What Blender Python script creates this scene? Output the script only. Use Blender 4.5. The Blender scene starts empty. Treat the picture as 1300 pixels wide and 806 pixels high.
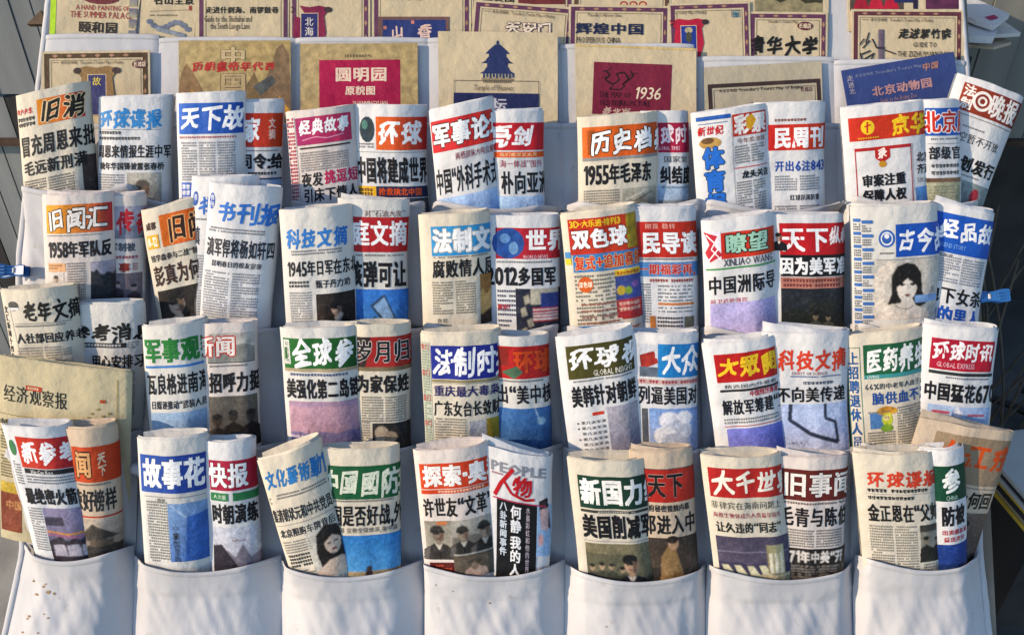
import bpy, math, random, time
import numpy as np
from mathutils import Vector, noise
R = math.radians
sc = bpy.context.scene
# ------------------------------------------------------------------ camera, sky, sun, exposure
F = 1100.0; PITCH = 35.0; REC = 41.0; LEAN = 19.5; DIST = 1.65; S = DIST / F
CZ = 1.60
cam = bpy.data.cameras.new('camera'); camo = bpy.data.objects.new('camera', cam); sc.collection.objects.link(camo)
camo.location = (0, 0, CZ); camo.rotation_euler = (R(90 - PITCH), 0, 0)
cam.sensor_width = 36; cam.lens = 36 * F / 1300; cam.clip_start = 0.05; cam.clip_end = 500
sc.camera = camo
SUN_EL, SUN_AZ = 22.0, 70.0          # azimuth measured from the camera's back towards its left
sd = Vector((-math.cos(R(SUN_EL)) * math.sin(R(SUN_AZ)), -math.cos(R(SUN_EL)) * math.cos(R(SUN_AZ)), math.sin(R(SUN_EL))))
w = bpy.data.worlds.new('World'); sc.world = w; w.use_nodes = True
nt = w.node_tree; bg = nt.nodes['Background']; sky = nt.nodes.new('ShaderNodeTexSky'); sky.sky_type = 'NISHITA'
sky.sun_disc = False; sky.sun_elevation = R(SUN_EL); sky.sun_rotation = math.atan2(sd.x, sd.y); sky.air_density = 1.0; sky.dust_density = 0.25; sky.ozone_density = 2.0
nt.links.new(sky.outputs[0], bg.inputs[0]); bg.inputs[1].default_value = 0.15
sun = bpy.data.lights.new('sun', 'SUN'); sun.energy = 3.3; sun.angle = R(0.6); sun.color = (1.0, 0.79, 0.55)
suno = bpy.data.objects.new('sun', sun); sc.collection.objects.link(suno); suno.rotation_euler = sd.to_track_quat('Z', 'Y').to_euler()
sc.view_settings.view_transform = 'Standard'; sc.view_settings.look = 'None'; sc.view_settings.exposure = 0.52; sc.view_settings.gamma = 1

# ------------------------------------------------------------------ geometry of the place: the leaning board the cloth hangs on
CAM = np.array([0, 0, CZ]); FWD = np.array([0, math.cos(R(PITCH)), -math.sin(R(PITCH))]); UP = np.array([0, math.sin(R(PITCH)), math.cos(R(PITCH))]); RT = np.array([1., 0, 0])
PC = CAM + FWD * DIST
NB = np.array([0, -math.cos(R(REC)), math.sin(R(REC))]); DN = np.array([0, -math.sin(R(REC)), -math.cos(R(REC))])
NP = np.array([0, -math.cos(R(LEAN)), math.sin(R(LEAN))])
def ray(px, py): return RT * ((px - 650) / F) - UP * ((py - 403) / F) + FWD
def hit(px, py, P, n):
    d = ray(px, py); return CAM + d * (np.dot(P - CAM, n) / np.dot(d, n))
def at(px, py, off=0.0): return hit(px, py, PC + NB * off * S, NB)
def bd(px, py):                              # board coordinates of a point of the board
    q = (at(px, py) - PC) / S; return float(np.dot(q, RT)), float(np.dot(q, DN))
def BP(X, Y, off=0.0): return PC + S * (RT * X + DN * Y + NB * off)
def YB(py): return bd(650, py)[1]

# ------------------------------------------------------------------ materials
def new_mat(name):
    m = bpy.data.materials.new(name); m.use_nodes = True; n = m.node_tree.nodes; return m, n, m.node_tree.links, n['Principled BSDF']
def tex(n, l, kind, scale, detail=4, coord='Object', **k):
    tc = n.new('ShaderNodeTexCoord'); mp = n.new('ShaderNodeMapping'); l.new(tc.outputs[coord], mp.inputs[0])
    if 'stretch' in k: mp.inputs['Scale'].default_value = k['stretch']
    t = n.new(kind); l.new(mp.outputs[0], t.inputs['Vector']); t.inputs['Scale'].default_value = scale
    if 'Detail' in t.inputs: t.inputs['Detail'].default_value = detail
    return t
def ramp(n, l, src, stops):
    r = n.new('ShaderNodeValToRGB'); l.new(src, r.inputs[0])
    e = r.color_ramp.elements
    while len(e) < len(stops): e.new(0.5)
    for q, (p, c) in zip(e, stops): q.position = p; q.color = (*c, 1)
    return r
def bump(n, l, src, b, strength, dist=0.001):
    q = n.new('ShaderNodeBump'); q.inputs['Strength'].default_value = strength; q.inputs['Distance'].default_value = dist
    l.new(src, q.inputs['Height']); l.new(q.outputs[0], b.inputs['Normal']); return q
def lin(h):
    c = [int(h[i:i + 2], 16) / 255 for i in (0, 2, 4)]
    return tuple(x / 12.92 if x < .04045 else ((x + .055) / 1.055) ** 2.4 for x in c)
def noise_mat(name, c1, c2, scale=6, rough=.8, bs=.3, bscale=60, bd_=.001, stretch=(1, 1, 1), spec=.3):
    m, n, l, b = new_mat(name); t = tex(n, l, 'ShaderNodeTexNoise', scale, 6, stretch=stretch)
    r = ramp(n, l, t.outputs[0], [(.35, c1), (.65, c2)]); l.new(r.outputs[0], b.inputs['Base Color'])
    b.inputs['Roughness'].default_value = rough; b.inputs['Specular IOR Level'].default_value = spec
    if bs:
        t2 = tex(n, l, 'ShaderNodeTexNoise', bscale, 5, stretch=stretch); bump(n, l, t2.outputs[0], b, bs, bd_)
    return m
def paper_mat(name, c):
    m, n, l, b = new_mat(name); t = tex(n, l, 'ShaderNodeTexNoise', 9, 5)
    r = ramp(n, l, t.outputs[0], [(.3, tuple(x * .93 for x in c)), (.7, tuple(min(1, x * 1.04) for x in c))]); l.new(r.outputs[0], b.inputs['Base Color'])
    b.inputs['Roughness'].default_value = .85; b.inputs['Specular IOR Level'].default_value = .2
    t2 = tex(n, l, 'ShaderNodeTexNoise', 22, 4); bump(n, l, t2.outputs[0], b, .8, .008)
    return m
PAPER = {'w': paper_mat('bright_newsprint', (.69, .69, .70)), 'n': paper_mat('newsprint', (.66, .645, .61)), 'c': paper_mat('cream_newsprint', (.66, .60, .49)),
         'y': paper_mat('yellow_newsprint', (.60, .51, .32)), 't': paper_mat('tan_newsprint', (.58, .46, .34)), 'p': paper_mat('pinkish_newsprint', (.68, .61, .57))}
BOOKP = {'k': paper_mat('kraft_map_cover', (.56, .46, .30)), 'b': paper_mat('blue_map_cover', (.035, .06, .20)), 'g': paper_mat('grey_kraft_cover', (.42, .37, .27))}
def ink_mat(name, half):
    m, n, l, b = new_mat(name); a = n.new('ShaderNodeAttribute'); a.attribute_name = 'Col'
    src = a.outputs['Color']
    t = tex(n, l, 'ShaderNodeTexNoise', .11 if half else .35, 6 if half else 3, 'UV')
    r = ramp(n, l, t.outputs[0], [(.3, (.68,) * 3), (.7, (1.25,) * 3)] if half else [(.3, (.86,) * 3), (.7, (1.1,) * 3)])
    mx = n.new('ShaderNodeMix'); mx.data_type = 'RGBA'; mx.blend_type = 'MULTIPLY'; mx.inputs[0].default_value = 1
    l.new(src, mx.inputs[6]); l.new(r.outputs[0], mx.inputs[7]); l.new(mx.outputs[2], b.inputs['Base Color'])
    b.inputs['Roughness'].default_value = .6; b.inputs['Specular IOR Level'].default_value = .3
    t2 = tex(n, l, 'ShaderNodeTexNoise', 22, 4); bump(n, l, t2.outputs[0], b, .8, .008)
    return m
INK = ink_mat('printed_ink', False); HALF = ink_mat('halftone_print', True)
def cloth_mat():
    m, n, l, b = new_mat('white_cotton_cloth')
    t = tex(n, l, 'ShaderNodeTexNoise', 5, 6); r = ramp(n, l, t.outputs[0], [(.3, (.49, .485, .50)), (.7, (.59, .585, .60))]); 
    t3 = tex(n, l, 'ShaderNodeTexNoise', 38, 3); r3 = ramp(n, l, t3.outputs[0], [(.24, (.72, .66, .58)), (.32, (1, 1, 1))])
    mx = n.new('ShaderNodeMix'); mx.data_type = 'RGBA'; mx.blend_type = 'MULTIPLY'; mx.inputs[0].default_value = .6
    l.new(r.outputs[0], mx.inputs[6]); l.new(r3.outputs[0], mx.inputs[7]); l.new(mx.outputs[2], b.inputs['Base Color'])
    b.inputs['Roughness'].default_value = .9; b.inputs['Specular IOR Level'].default_value = .1
    w1 = tex(n, l, 'ShaderNodeTexNoise', 500, 2); w2 = tex(n, l, 'ShaderNodeTexNoise', 30, 5, stretch=(1, 1, .6))
    b1 = bump(n, l, w1.outputs[0], b, .25, .0004); q = n.new('ShaderNodeBump'); q.inputs['Strength'].default_value = .45; q.inputs['Distance'].default_value = .004
    l.new(w2.outputs[0], q.inputs['Height']); l.new(q.outputs[0], b1.inputs['Normal'])
    return m
CLOTH = cloth_mat()

# ------------------------------------------------------------------ objects
col = sc.collection
def empty(name, loc, label=None, cat=None, group=None, kind=None):
    o = bpy.data.objects.new(name, None); o.empty_display_size = .02; col.objects.link(o); o.location = loc
    if label: o['label'] = label
    if cat: o['category'] = cat
    if group: o['group'] = group
    if kind: o['kind'] = kind
    return o
def link(name, me, parent=None, loc=(0, 0, 0)):
    o = bpy.data.objects.new(name, me); col.objects.link(o)
    if parent is not None: o.parent = parent
    else: o.location = loc
    return o
def grid_mesh(name, P, mat, smooth=True, flip=False):
    nv, nu = P.shape[:2]
    idx = np.arange(nv * nu).reshape(nv, nu)
    q = np.stack([idx[:-1, :-1], idx[1:, :-1], idx[1:, 1:], idx[:-1, 1:]], -1).reshape(-1, 4)
    if flip: q = q[:, ::-1]
    me = bpy.data.meshes.new(name); me.from_pydata(P.reshape(-1, 3).tolist(), [], q.tolist()); me.materials.append(mat)
    if smooth: me.polygons.foreach_set('use_smooth', [True] * len(me.polygons))
    return me
def box_mesh(name, c, ax, ay, az, mat, bev=0):     # c centre, half-axis vectors
    v = [c + sx * ax + sy * ay + sz * az for sx in (-1, 1) for sy in (-1, 1) for sz in (-1, 1)]
    f = [(0, 1, 3, 2), (4, 6, 7, 5), (0, 4, 5, 1), (2, 3, 7, 6), (0, 2, 6, 4), (1, 5, 7, 3)]
    me = bpy.data.meshes.new(name); me.from_pydata([tuple(p) for p in v], [], f); me.materials.append(mat); return me

# ------------------------------------------------------------------ lettering: every character becomes triangles in a unit cell
_cu = bpy.data.curves.new('letter', 'FONT'); _co = bpy.data.objects.new('letter', _cu); col.objects.link(_co); _cu.size = 1
_cache = {}
def glyph(ch, off, res):
    k = (ch, off, res)
    if k in _cache: return _cache[k]
    _cu.body = ch; _cu.offset = off; _cu.resolution_u = res
    m = bpy.data.meshes.new_from_object(_co.evaluated_get(bpy.context.evaluated_depsgraph_get()))
    m.calc_loop_triangles(); n = len(m.loop_triangles)
    v = np.zeros(len(m.vertices) * 3); m.vertices.foreach_get('co', v); v = v.reshape(-1, 3)[:, :2]
    t = np.zeros(n * 3, int); m.loop_triangles.foreach_get('vertices', t)
    tri = v[t].reshape(-1, 3, 2) if n else np.zeros((0, 3, 2))
    bpy.data.meshes.remove(m)
    if ch == '1': a = [(.06, .52), (.20, .52), (.20, .60)]; a2 = [(.06, .52), (.20, .60), (.20, .686)]; tri = np.concatenate([tri, np.array([a, a2])])
    cjk = ord(ch) > 0x2e80
    if cjk: tri = np.stack([tri[..., 0], (.87 - tri[..., 1]) / 1.0], -1); adv = 1.0
    else:
        if len(tri):
            x0 = tri[..., 0].min(); wd = tri[..., 0].max() - x0
        else: x0 = 0; wd = .2
        tri = np.stack([(tri[..., 0] - x0 + .04), .03 + (.70 - tri[..., 1])], -1) * (.94 / .73); adv = (wd + .085) * (.94 / .73)
        if len(tri) and ch in '“”"\'': pass
    _cache[k] = (tri, adv); return _cache[k]
rng = random.Random(7)
class Print:
    """flat print: coloured triangles in page coordinates (photo-pixel sized units, y down)"""
    def __init__(s): s.t = []; s.c = []; s.m = []; s.l = []; s.layer = 0
    def add(s, tri, color, mat=0, layer=None):
        tri = np.asarray(tri, float)
        if not len(tri): return
        s.t.append(tri); c = np.asarray(color, float)
        if c.ndim == 1: c = np.broadcast_to(c, (len(tri), 3, 3))
        s.c.append(np.array(c)); s.m.append(np.full(len(tri), mat)); s.l.append(np.full(len(tri), s.layer if layer is None else layer, float))
def C(c): return lin(c) if isinstance(c, str) else c
K = '16151a'; W = 'f2f2f0'
def T(st, x, y, cw, h, c=K, sty='', out=None, vert=False, ow=.05):
    """text: cw wide cells, h tall. sty: b bold, B heavy, k brush, i slanted"""
    def f(p):
        off, oy = .010, .0
        if 'b' in sty: off, oy = .034, .020
        if 'B' in sty: off, oy = .048, .030
        if 'k' in sty: off, oy = .028, .026
        res = 2 if h > 14 else 1
        base = [(-off, -oy), (off, oy)] if h < 9 or oy == 0 else [(-off, -oy), (off, -oy), (-off, oy), (off, oy)] + ([(0, 0)] if 'B' in sty else [])
        sc_w = cw * .62 if (not any(ord(q) > 0x2e80 for q in st) and any(q.isalpha() for q in st)) else cw
        passes = []
        if out:
            r_ = off + ow
            passes.append(([(r_ * math.cos(t), (oy + ow) * math.sin(t)) for t in [math.pi / 4 * k + .39 for k in range(8)]], out))
        passes.append((base, c))
        for layer, (shifts, colr) in enumerate(passes):
            r2 = random.Random(len(st) * 7 + int(x)); px, py = x, y
            for ch in st:
                tri, adv = glyph(ch, 0.0, res)
                if len(tri):
                    q = tri.copy()
                    if 'k' in sty:
                        a = r2.uniform(-.10, .06); s1 = r2.uniform(.9, 1.08)
                        X, Y = q[..., 0] - .5, q[..., 1] - .5
                        X2 = X + .045 * np.sin(Y * 8 + a * 40) - (.12 + a) * Y; Y2 = Y + .05 * np.sin(X * 7 + a * 30) - .10 * X
                        q = np.stack([.5 + s1 * (X2 * math.cos(a) - Y2 * math.sin(a)), .5 + s1 * (X2 * math.sin(a) + Y2 * math.cos(a))], -1)
                    if 'i' in sty: q[..., 0] -= .2 * (q[..., 1] - .5)
                    for k, (dx, dy) in enumerate(shifts):
                        p.add((q + [dx, dy]) * [sc_w * (.95 if ord(ch) > 0x2e80 else 1), h] + [px, py], C(colr), 0, p.layer + layer + .1 * k)
                if vert: py += h * 1.04
                else: px += adv * sc_w
        p.layer += 2 if out else 1
    return f
def V(st, x, y, cw, h, c=K, sty='', out=None, ow=.05): return T(st, x, y, cw, h, c, sty, out, True, ow)
def quad(x, y, w_, h_): return [[(x, y), (x + w_, y), (x + w_, y + h_)], [(x, y), (x + w_, y + h_), (x, y + h_)]]
def Q(x, y, w_, h_, c, c2=None, mat=0, hor=True):
    """rectangle, optionally running from colour c to c2 (left-right, or top-bottom)"""
    def f(p):
        a, b = C(c), C(c2 or c)
        cc = [[a, b, b], [a, b, a]] if hor else [[a, a, b], [a, b, b]]
        p.add(quad(x, y, w_, h_), cc, mat); p.layer += 1
    return f
def G(x, y, w_, h_, c, c2=None): return Q(x, y, w_, h_, c, c2, 1, False)          # halftone picture ground
def E(cx, cy, rx, ry, c, mat=0, n=14, rot=0):
    def f(p):
        a = [(cx + rx * math.cos(t) * math.cos(rot) - ry * math.sin(t) * math.sin(rot), cy + rx * math.cos(t) * math.sin(rot) + ry * math.sin(t) * math.cos(rot)) for t in [2 * math.pi * i / n for i in range(n)]]
        p.add([[a[0], a[i], a[i + 1]] for i in range(1, n - 1)], C(c), mat); p.layer += 1
    return f
def L(pts, c, mat=0):
    """polygon given as a fan of points around its middle"""
    def f(p):
        m = (sum(a for a, b in pts) / len(pts), sum(b for a, b in pts) / len(pts))
        p.add([[m, pts[i], pts[(i + 1) % len(pts)]] for i in range(len(pts))], C(c), mat); p.layer += 1
    return f
def LN(pts, wd, c, mat=0):
    def f(p):
        for (x0, y0), (x1, y1) in zip(pts, pts[1:]):
            d = math.hypot(x1 - x0, y1 - y0) or 1; nx, ny = -(y1 - y0) / d * wd / 2, (x1 - x0) / d * wd / 2
            a, b, c_, d_ = (x0 + nx, y0 + ny), (x1 + nx, y1 + ny), (x1 - nx, y1 - ny), (x0 - nx, y0 - ny)
            p.add([[a, b, c_], [a, c_, d_]], C(c), mat)
        p.layer += 1
    return f
def B(x, y, w_, h_, c='3a3a3e', pitch=3.1, gh=2.2, gw=2.2, cols=1, dens=.97):
    """columns of body text too small to read: rows of strokes"""
    def f(p):
        r2 = random.Random(int(x * 13 + y * 7 + w_)); out = []
        cwid = w_ / cols
        for k in range(cols):
            yy = y
            while yy + gh <= y + h_:
                xx = x + k * cwid; e = x + (k + 1) * cwid - (1.8 if cols > 1 else 0)
                if r2.random() < .08: e -= cwid * r2.uniform(.2, .6)
                while xx + gw <= e:
                    if r2.random() < dens:
                        a = r2.random(); u = gw * .86
                        out += quad(xx, yy + gh * a * .25, u, gh * .28)
                        out += quad(xx + u * r2.uniform(.1, .6), yy, u * .26, gh)
                        out += quad(xx + u * .1, yy + gh * r2.uniform(.55, .78), u * .8, gh * .22)
                        if gh > 2.6:
                            out += quad(xx + u * r2.uniform(0, .25), yy + gh * .1, u * .16, gh * r2.uniform(.4, .9)); out += quad(xx + u * .2, yy + gh * r2.uniform(.3, .45), u * r2.uniform(.4, .8), gh * .13); out += quad(xx + u * .74, yy + gh * r2.uniform(.1, .4), u * .15, gh * .55)
                    xx += gw
                yy += pitch
        p.add(out, C(c)); p.layer += 1
    return f
def FR(x, y, w_, h_, t, c):
    def f(p):
        for a in (quad(x, y, w_, t), quad(x, y + h_ - t, w_, t), quad(x, y + t, t, h_ - 2 * t), quad(x + w_ - t, y + t, t, h_ - 2 * t)): p.add(a, C(c))
        p.layer += 1
    return f
# small printed pictures
def man(x, y, w_, h_, bgc='6d6a63', bg2='8d8a80', coat='26262a', hair='1a1818', skin='b59a86', hat=None, s=1.0, cx=.5):
    X = x + w_ * cx; hh = h_ * .17 * s; hy = y + h_ * .34
    o = [L([(X - hh * 2.3, y + h_), (X - hh * 2.1, hy + hh * 2), (X - hh * .6, hy + hh * 1.15), (X + hh * .6, hy + hh * 1.15), (X + hh * 2.1, hy + hh * 2), (X + hh * 2.3, y + h_)], coat, 1),
         L([(X - hh * .4, hy + hh * .6), (X + hh * .4, hy + hh * .6), (X + hh * .25, hy + hh * 1.6), (X - hh * .25, hy + hh * 1.6)], skin, 0),
         E(X, hy, hh * .78, hh, skin, 0), E(X - hh * .12, hy - hh * .55, hh * .84, hh * .6, hat or hair, 0), Q(X - hh * .5, hy - hh * .1, hh * .32, hh * .14, '2a2220'), Q(X + hh * .2, hy - hh * .1, hh * .32, hh * .14, '2a2220'),
         Q(X - hh * .22, hy + hh * .5, hh * .45, hh * .12, '6a3a34'), L([(X + hh * .1, hy - hh * .5), (X + hh * .74, hy - hh * .2), (X + hh * .6, hy + hh * .7), (X + hh * .2, hy + hh * .95)], '6b5546'), L([(X - hh * .5, hy + hh * 1.15), (X, hy + hh * 2.1), (X + hh * .5, hy + hh * 1.15), (X, hy + hh * 1.4)], 'c8c0b4'), LN([(X, hy + hh * 2), (X + hh * .1, y + h_)], hh * .16, '0c0c0e'), L([(X - hh * 2.2, y + h_), (X - hh * 2.0, hy + hh * 2.1), (X - hh * 1.2, hy + hh * 1.7), (X - hh * 1.5, y + h_)], '5a5654')]
    if hat: o.append(Q(X - hh * 1.0, hy - hh * .42, hh * 1.9, hh * .22, '17171a'))
    return ([G(x, y, w_, h_, bgc, bg2)] if bgc else []) + o
def woman(x, y, w_, h_, bgc='b9b6ae', bg2=None, hair='1b1917', skin='d8c8b8', dress='1f1c1e'):
    X = x + w_ * .48; hh = h_ * .16; hy = y + h_ * .36
    return ([G(x, y, w_, h_, bgc, bg2)] if bgc else []) + [
        L([(X - hh * 1.3, hy + hh * 2.2), (X - hh * 1.45, hy + hh * .6), (X - hh * 1.1, hy - hh * .9), (X - hh * .2, hy - hh * 1.5), (X + hh * .8, hy - hh * 1.2), (X + hh * 1.3, hy), (X + hh * 1.45, hy + hh * 1.4), (X + hh * .9, hy + hh * 2.3), (X, hy + hh * 1.6)], hair),
        L([(X - hh * 2.4, y + h_), (X - hh * 2.1, hy + hh * 2.3), (X - hh * .5, hy + hh * 1.5), (X + hh * .5, hy + hh * 1.5), (X + hh * 1.9, hy + hh * 2.3), (X + hh * 2.2, y + h_)], skin),
        L([(X - hh * 1.9, y + h_), (X - hh * 1.5, hy + hh * 3.2), (X, hy + hh * 3.5), (X + hh * 1.4, hy + hh * 3.2), (X + hh * 1.9, y + h_)], dress, 1),
        E(X + hh * .08, hy + hh * .1, hh * .72, hh * .98, skin), L([(X - hh * .7, hy), (X - hh * .6, hy - hh * .8), (X + hh * .1, hy - hh * 1.05), (X + hh * .75, hy - hh * .8), (X + hh * .85, hy - hh * .1), (X + hh * .35, hy - hh * .6)], hair),
        Q(X - hh * .4, hy + hh * .02, hh * .34, hh * .12, '1c1614'), Q(X + hh * .2, hy + hh * .02, hh * .34, hh * .12, '1c1614'), Q(X - hh * .12, hy + hh * .62, hh * .4, hh * .14, '7a2a2a'), LN([(X + hh * .08, hy + hh * .1), (X + hh * .14, hy + hh * .42)], hh * .08, 'a08878')]
def crowd(x, y, w_, h_, bgc='5a554a', c='2b2c2a', n=6, skin='a08873'):
    o = [G(x, y, w_, h_, bgc)]; r2 = random.Random(int(x + y + n))
    for i in range(n):
        X = x + w_ * (i + .5) / n + r2.uniform(-1, 1); s = h_ * r2.uniform(.09, .12); yy = y + h_ * r2.uniform(.35, .5)
        o += [L([(X - s * 2, y + h_), (X - s * 1.7, yy + s * 2), (X, yy + s), (X + s * 1.7, yy + s * 2), (X + s * 2, y + h_)], c, 1), E(X, yy, s * .8, s, skin), E(X, yy - s * .6, s * .85, s * .5, '1c1c1a')]
    return o
def scape(x, y, w_, h_, top, bot, *lays):
    """picture ground with darker ragged land or cloud layers: (height fraction, colour, roughness)"""
    o = [G(x, y, w_, h_, top, bot)]
    for i, (fr, c, rg) in enumerate(lays):
        r2 = random.Random(int(x * 3 + i + fr * 50)); y0 = y + h_ * fr
        def f(p, y0=y0, c=c, rg=rg, r2=r2):
            n = 8; ys = [min(y + h_, max(y, y0 + r2.uniform(-rg, rg))) for _ in range(n + 1)]
            for k in range(n):
                a, b = x + w_ * k / n, x + w_ * (k + 1) / n
                p.add([[(a, ys[k]), (b, ys[k + 1]), (b, y + h_)], [(a, ys[k]), (b, y + h_), (a, y + h_)]], C(c), 1)
            p.layer += 1
        o.append(f)
    return o

def clip_x(t, c, m, l, x):
    """split triangles at the line x, so that print bends exactly with the sheet under it"""
    X = t[..., 0]; e = 1e-5
    s = (X.min(1) < x - e) & (X.max(1) > x + e)
    if not s.any(): return t, c, m, l
    T_, C_ = t[s], c[s]; o = np.argsort(T_[..., 0], 1); r = np.arange(len(T_))[:, None]
    T_, C_ = T_[r, o], C_[r, o]; M_, L_ = m[s], l[s]
    def ip(i, j):
        d = T_[:, j, 0] - T_[:, i, 0]; k = np.clip((x - T_[:, i, 0]) / np.where(abs(d) < 1e-9, 1, d), 0, 1)[:, None]
        return T_[:, i] * (1 - k) + T_[:, j] * k, C_[:, i] * (1 - k) + C_[:, j] * k
    A, Ac = ip(0, 2); left = T_[:, 1, 0] >= x      # middle vertex on the right?
    Bq = np.where(left[:, None], ip(0, 1)[0], ip(1, 2)[0]); Bc = np.where(left[:, None], ip(0, 1)[1], ip(1, 2)[1])
    v = T_; vc = C_
    def st(*a): return np.stack(a, 1)
    one = np.where(left[:, None, None], st(v[:, 0], Bq, A), st(v[:, 2], Bq, A)); oc = np.where(left[:, None, None], st(vc[:, 0], Bc, Ac), st(vc[:, 2], Bc, Ac))
    k0 = np.where(left[:, None], v[:, 2], v[:, 0]); k0c = np.where(left[:, None], vc[:, 2], vc[:, 0])
    two = st(k0, v[:, 1], Bq); tc = st(k0c, vc[:, 1], Bc); thr = st(k0, Bq, A); hc = st(k0c, Bc, Ac)
    return (np.concatenate([t[~s], one, two, thr]), np.concatenate([c[~s], oc, tc, hc]), np.concatenate([m[~s], M_, M_, M_]), np.concatenate([l[~s], L_, L_, L_]))
def clip_y(t, c, m, l, y):
    t, c, m, l = clip_x(t[..., ::-1], c, m, l, y); return t[..., ::-1], c, m, l
def vnoise(shape, step, seed):
    """smooth value noise on a grid"""
    g = np.random.RandomState(seed); h, w_ = shape; a = g.rand(int(h / step) + 3, int(w_ / step) + 3)
    yy, xx = np.mgrid[0:h, 0:w_] / step; i, j = yy.astype(int), xx.astype(int); fy, fx = yy - i, xx - j; fy, fx = fy * fy * (3 - 2 * fy), fx * fx * (3 - 2 * fx)
    return a[i, j] * (1 - fy) * (1 - fx) + a[i + 1, j] * fy * (1 - fx) + a[i, j + 1] * (1 - fy) * fx + a[i + 1, j + 1] * fy * fx
def photograph(p, seed, cell=.85):
    """turn the shapes of a printed picture into a soft, grainy press photograph: a fine grid of tinted cells"""
    t, c, l = np.concatenate(p.t), np.concatenate(p.c), np.concatenate(p.l)
    x0, y0 = t.reshape(-1, 2).min(0); x1, y1 = t.reshape(-1, 2).max(0); y1 = min(y1, y0 + 75)
    nw, nh = int((x1 - x0) / cell) + 1, int((y1 - y0) / cell) + 1
    img = np.zeros((nh, nw, 3)); al = np.zeros((nh, nw)); X, Y = x0 + np.arange(nw) * cell, y0 + np.arange(nh) * cell
    for k in np.argsort(l, kind='stable'):
        a, b, d = t[k]; i0, i1 = max(0, int((min(a[0], b[0], d[0]) - x0) / cell)), min(nw, int((max(a[0], b[0], d[0]) - x0) / cell) + 2); j0, j1 = max(0, int((min(a[1], b[1], d[1]) - y0) / cell)), min(nh, int((max(a[1], b[1], d[1]) - y0) / cell) + 2)
        if i1 <= i0 or j1 <= j0: continue
        det = (b[1] - d[1]) * (a[0] - d[0]) + (d[0] - b[0]) * (a[1] - d[1])
        if abs(det) < 1e-9: continue
        xx, yy = np.meshgrid(X[i0:i1], Y[j0:j1]); u = ((b[1] - d[1]) * (xx - d[0]) + (d[0] - b[0]) * (yy - d[1])) / det; v = ((d[1] - a[1]) * (xx - d[0]) + (a[0] - d[0]) * (yy - d[1])) / det; w_ = 1 - u - v
        m = (u >= -.02) & (v >= -.02) & (w_ >= -.02)
        img[j0:j1, i0:i1][m] = (u[..., None] * c[k, 0] + v[..., None] * c[k, 1] + w_[..., None] * c[k, 2])[m]; al[j0:j1, i0:i1][m] = 1
    def blur(z): z = np.pad(z, ((1, 1), (1, 1)) + ((0, 0),) * (z.ndim - 2), mode='edge'); z = (z[:-2] + 2 * z[1:-1] + z[2:]) / 4; return (z[:, :-2] + 2 * z[:, 1:-1] + z[:, 2:]) / 4
    wt = blur(al); img = blur(img * al[..., None]) / np.maximum(wt, .05)[..., None]
    n1, n2, n3 = vnoise((nh, nw), 9, seed), vnoise((nh, nw), 3.2, seed + 1), np.random.RandomState(seed + 2).rand(nh, nw)
    g = (n1 - .5) * .55 + (n2 - .5) * .65 + (n3 - .5) * .35
    img = np.clip(img * np.exp(g * .45)[..., None] + .012 * (n2[..., None] > .74), .004, .9)
    A = np.stack([np.broadcast_to(X, (nh, nw)), np.broadcast_to(Y[:, None], (nh, nw))], -1)
    ok = (al[:-1, :-1] + al[1:, :-1] + al[:-1, 1:] + al[1:, 1:]) >= 3
    q = [z[ok] for z in (A[:-1, :-1], A[:-1, 1:], A[1:, 1:], A[1:, :-1])]; qc = [z[ok] for z in (img[:-1, :-1], img[:-1, 1:], img[1:, 1:], img[1:, :-1])]
    T_ = np.concatenate([np.stack([q[0], q[1], q[2]], 1), np.stack([q[0], q[2], q[3]], 1)]); C_ = np.concatenate([np.stack([qc[0], qc[1], qc[2]], 1), np.stack([qc[0], qc[2], qc[3]], 1)])
    r = Print(); r.t, r.c, r.m, r.l = [T_], [C_], [np.zeros(len(T_))], [np.zeros(len(T_))]; return r
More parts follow.
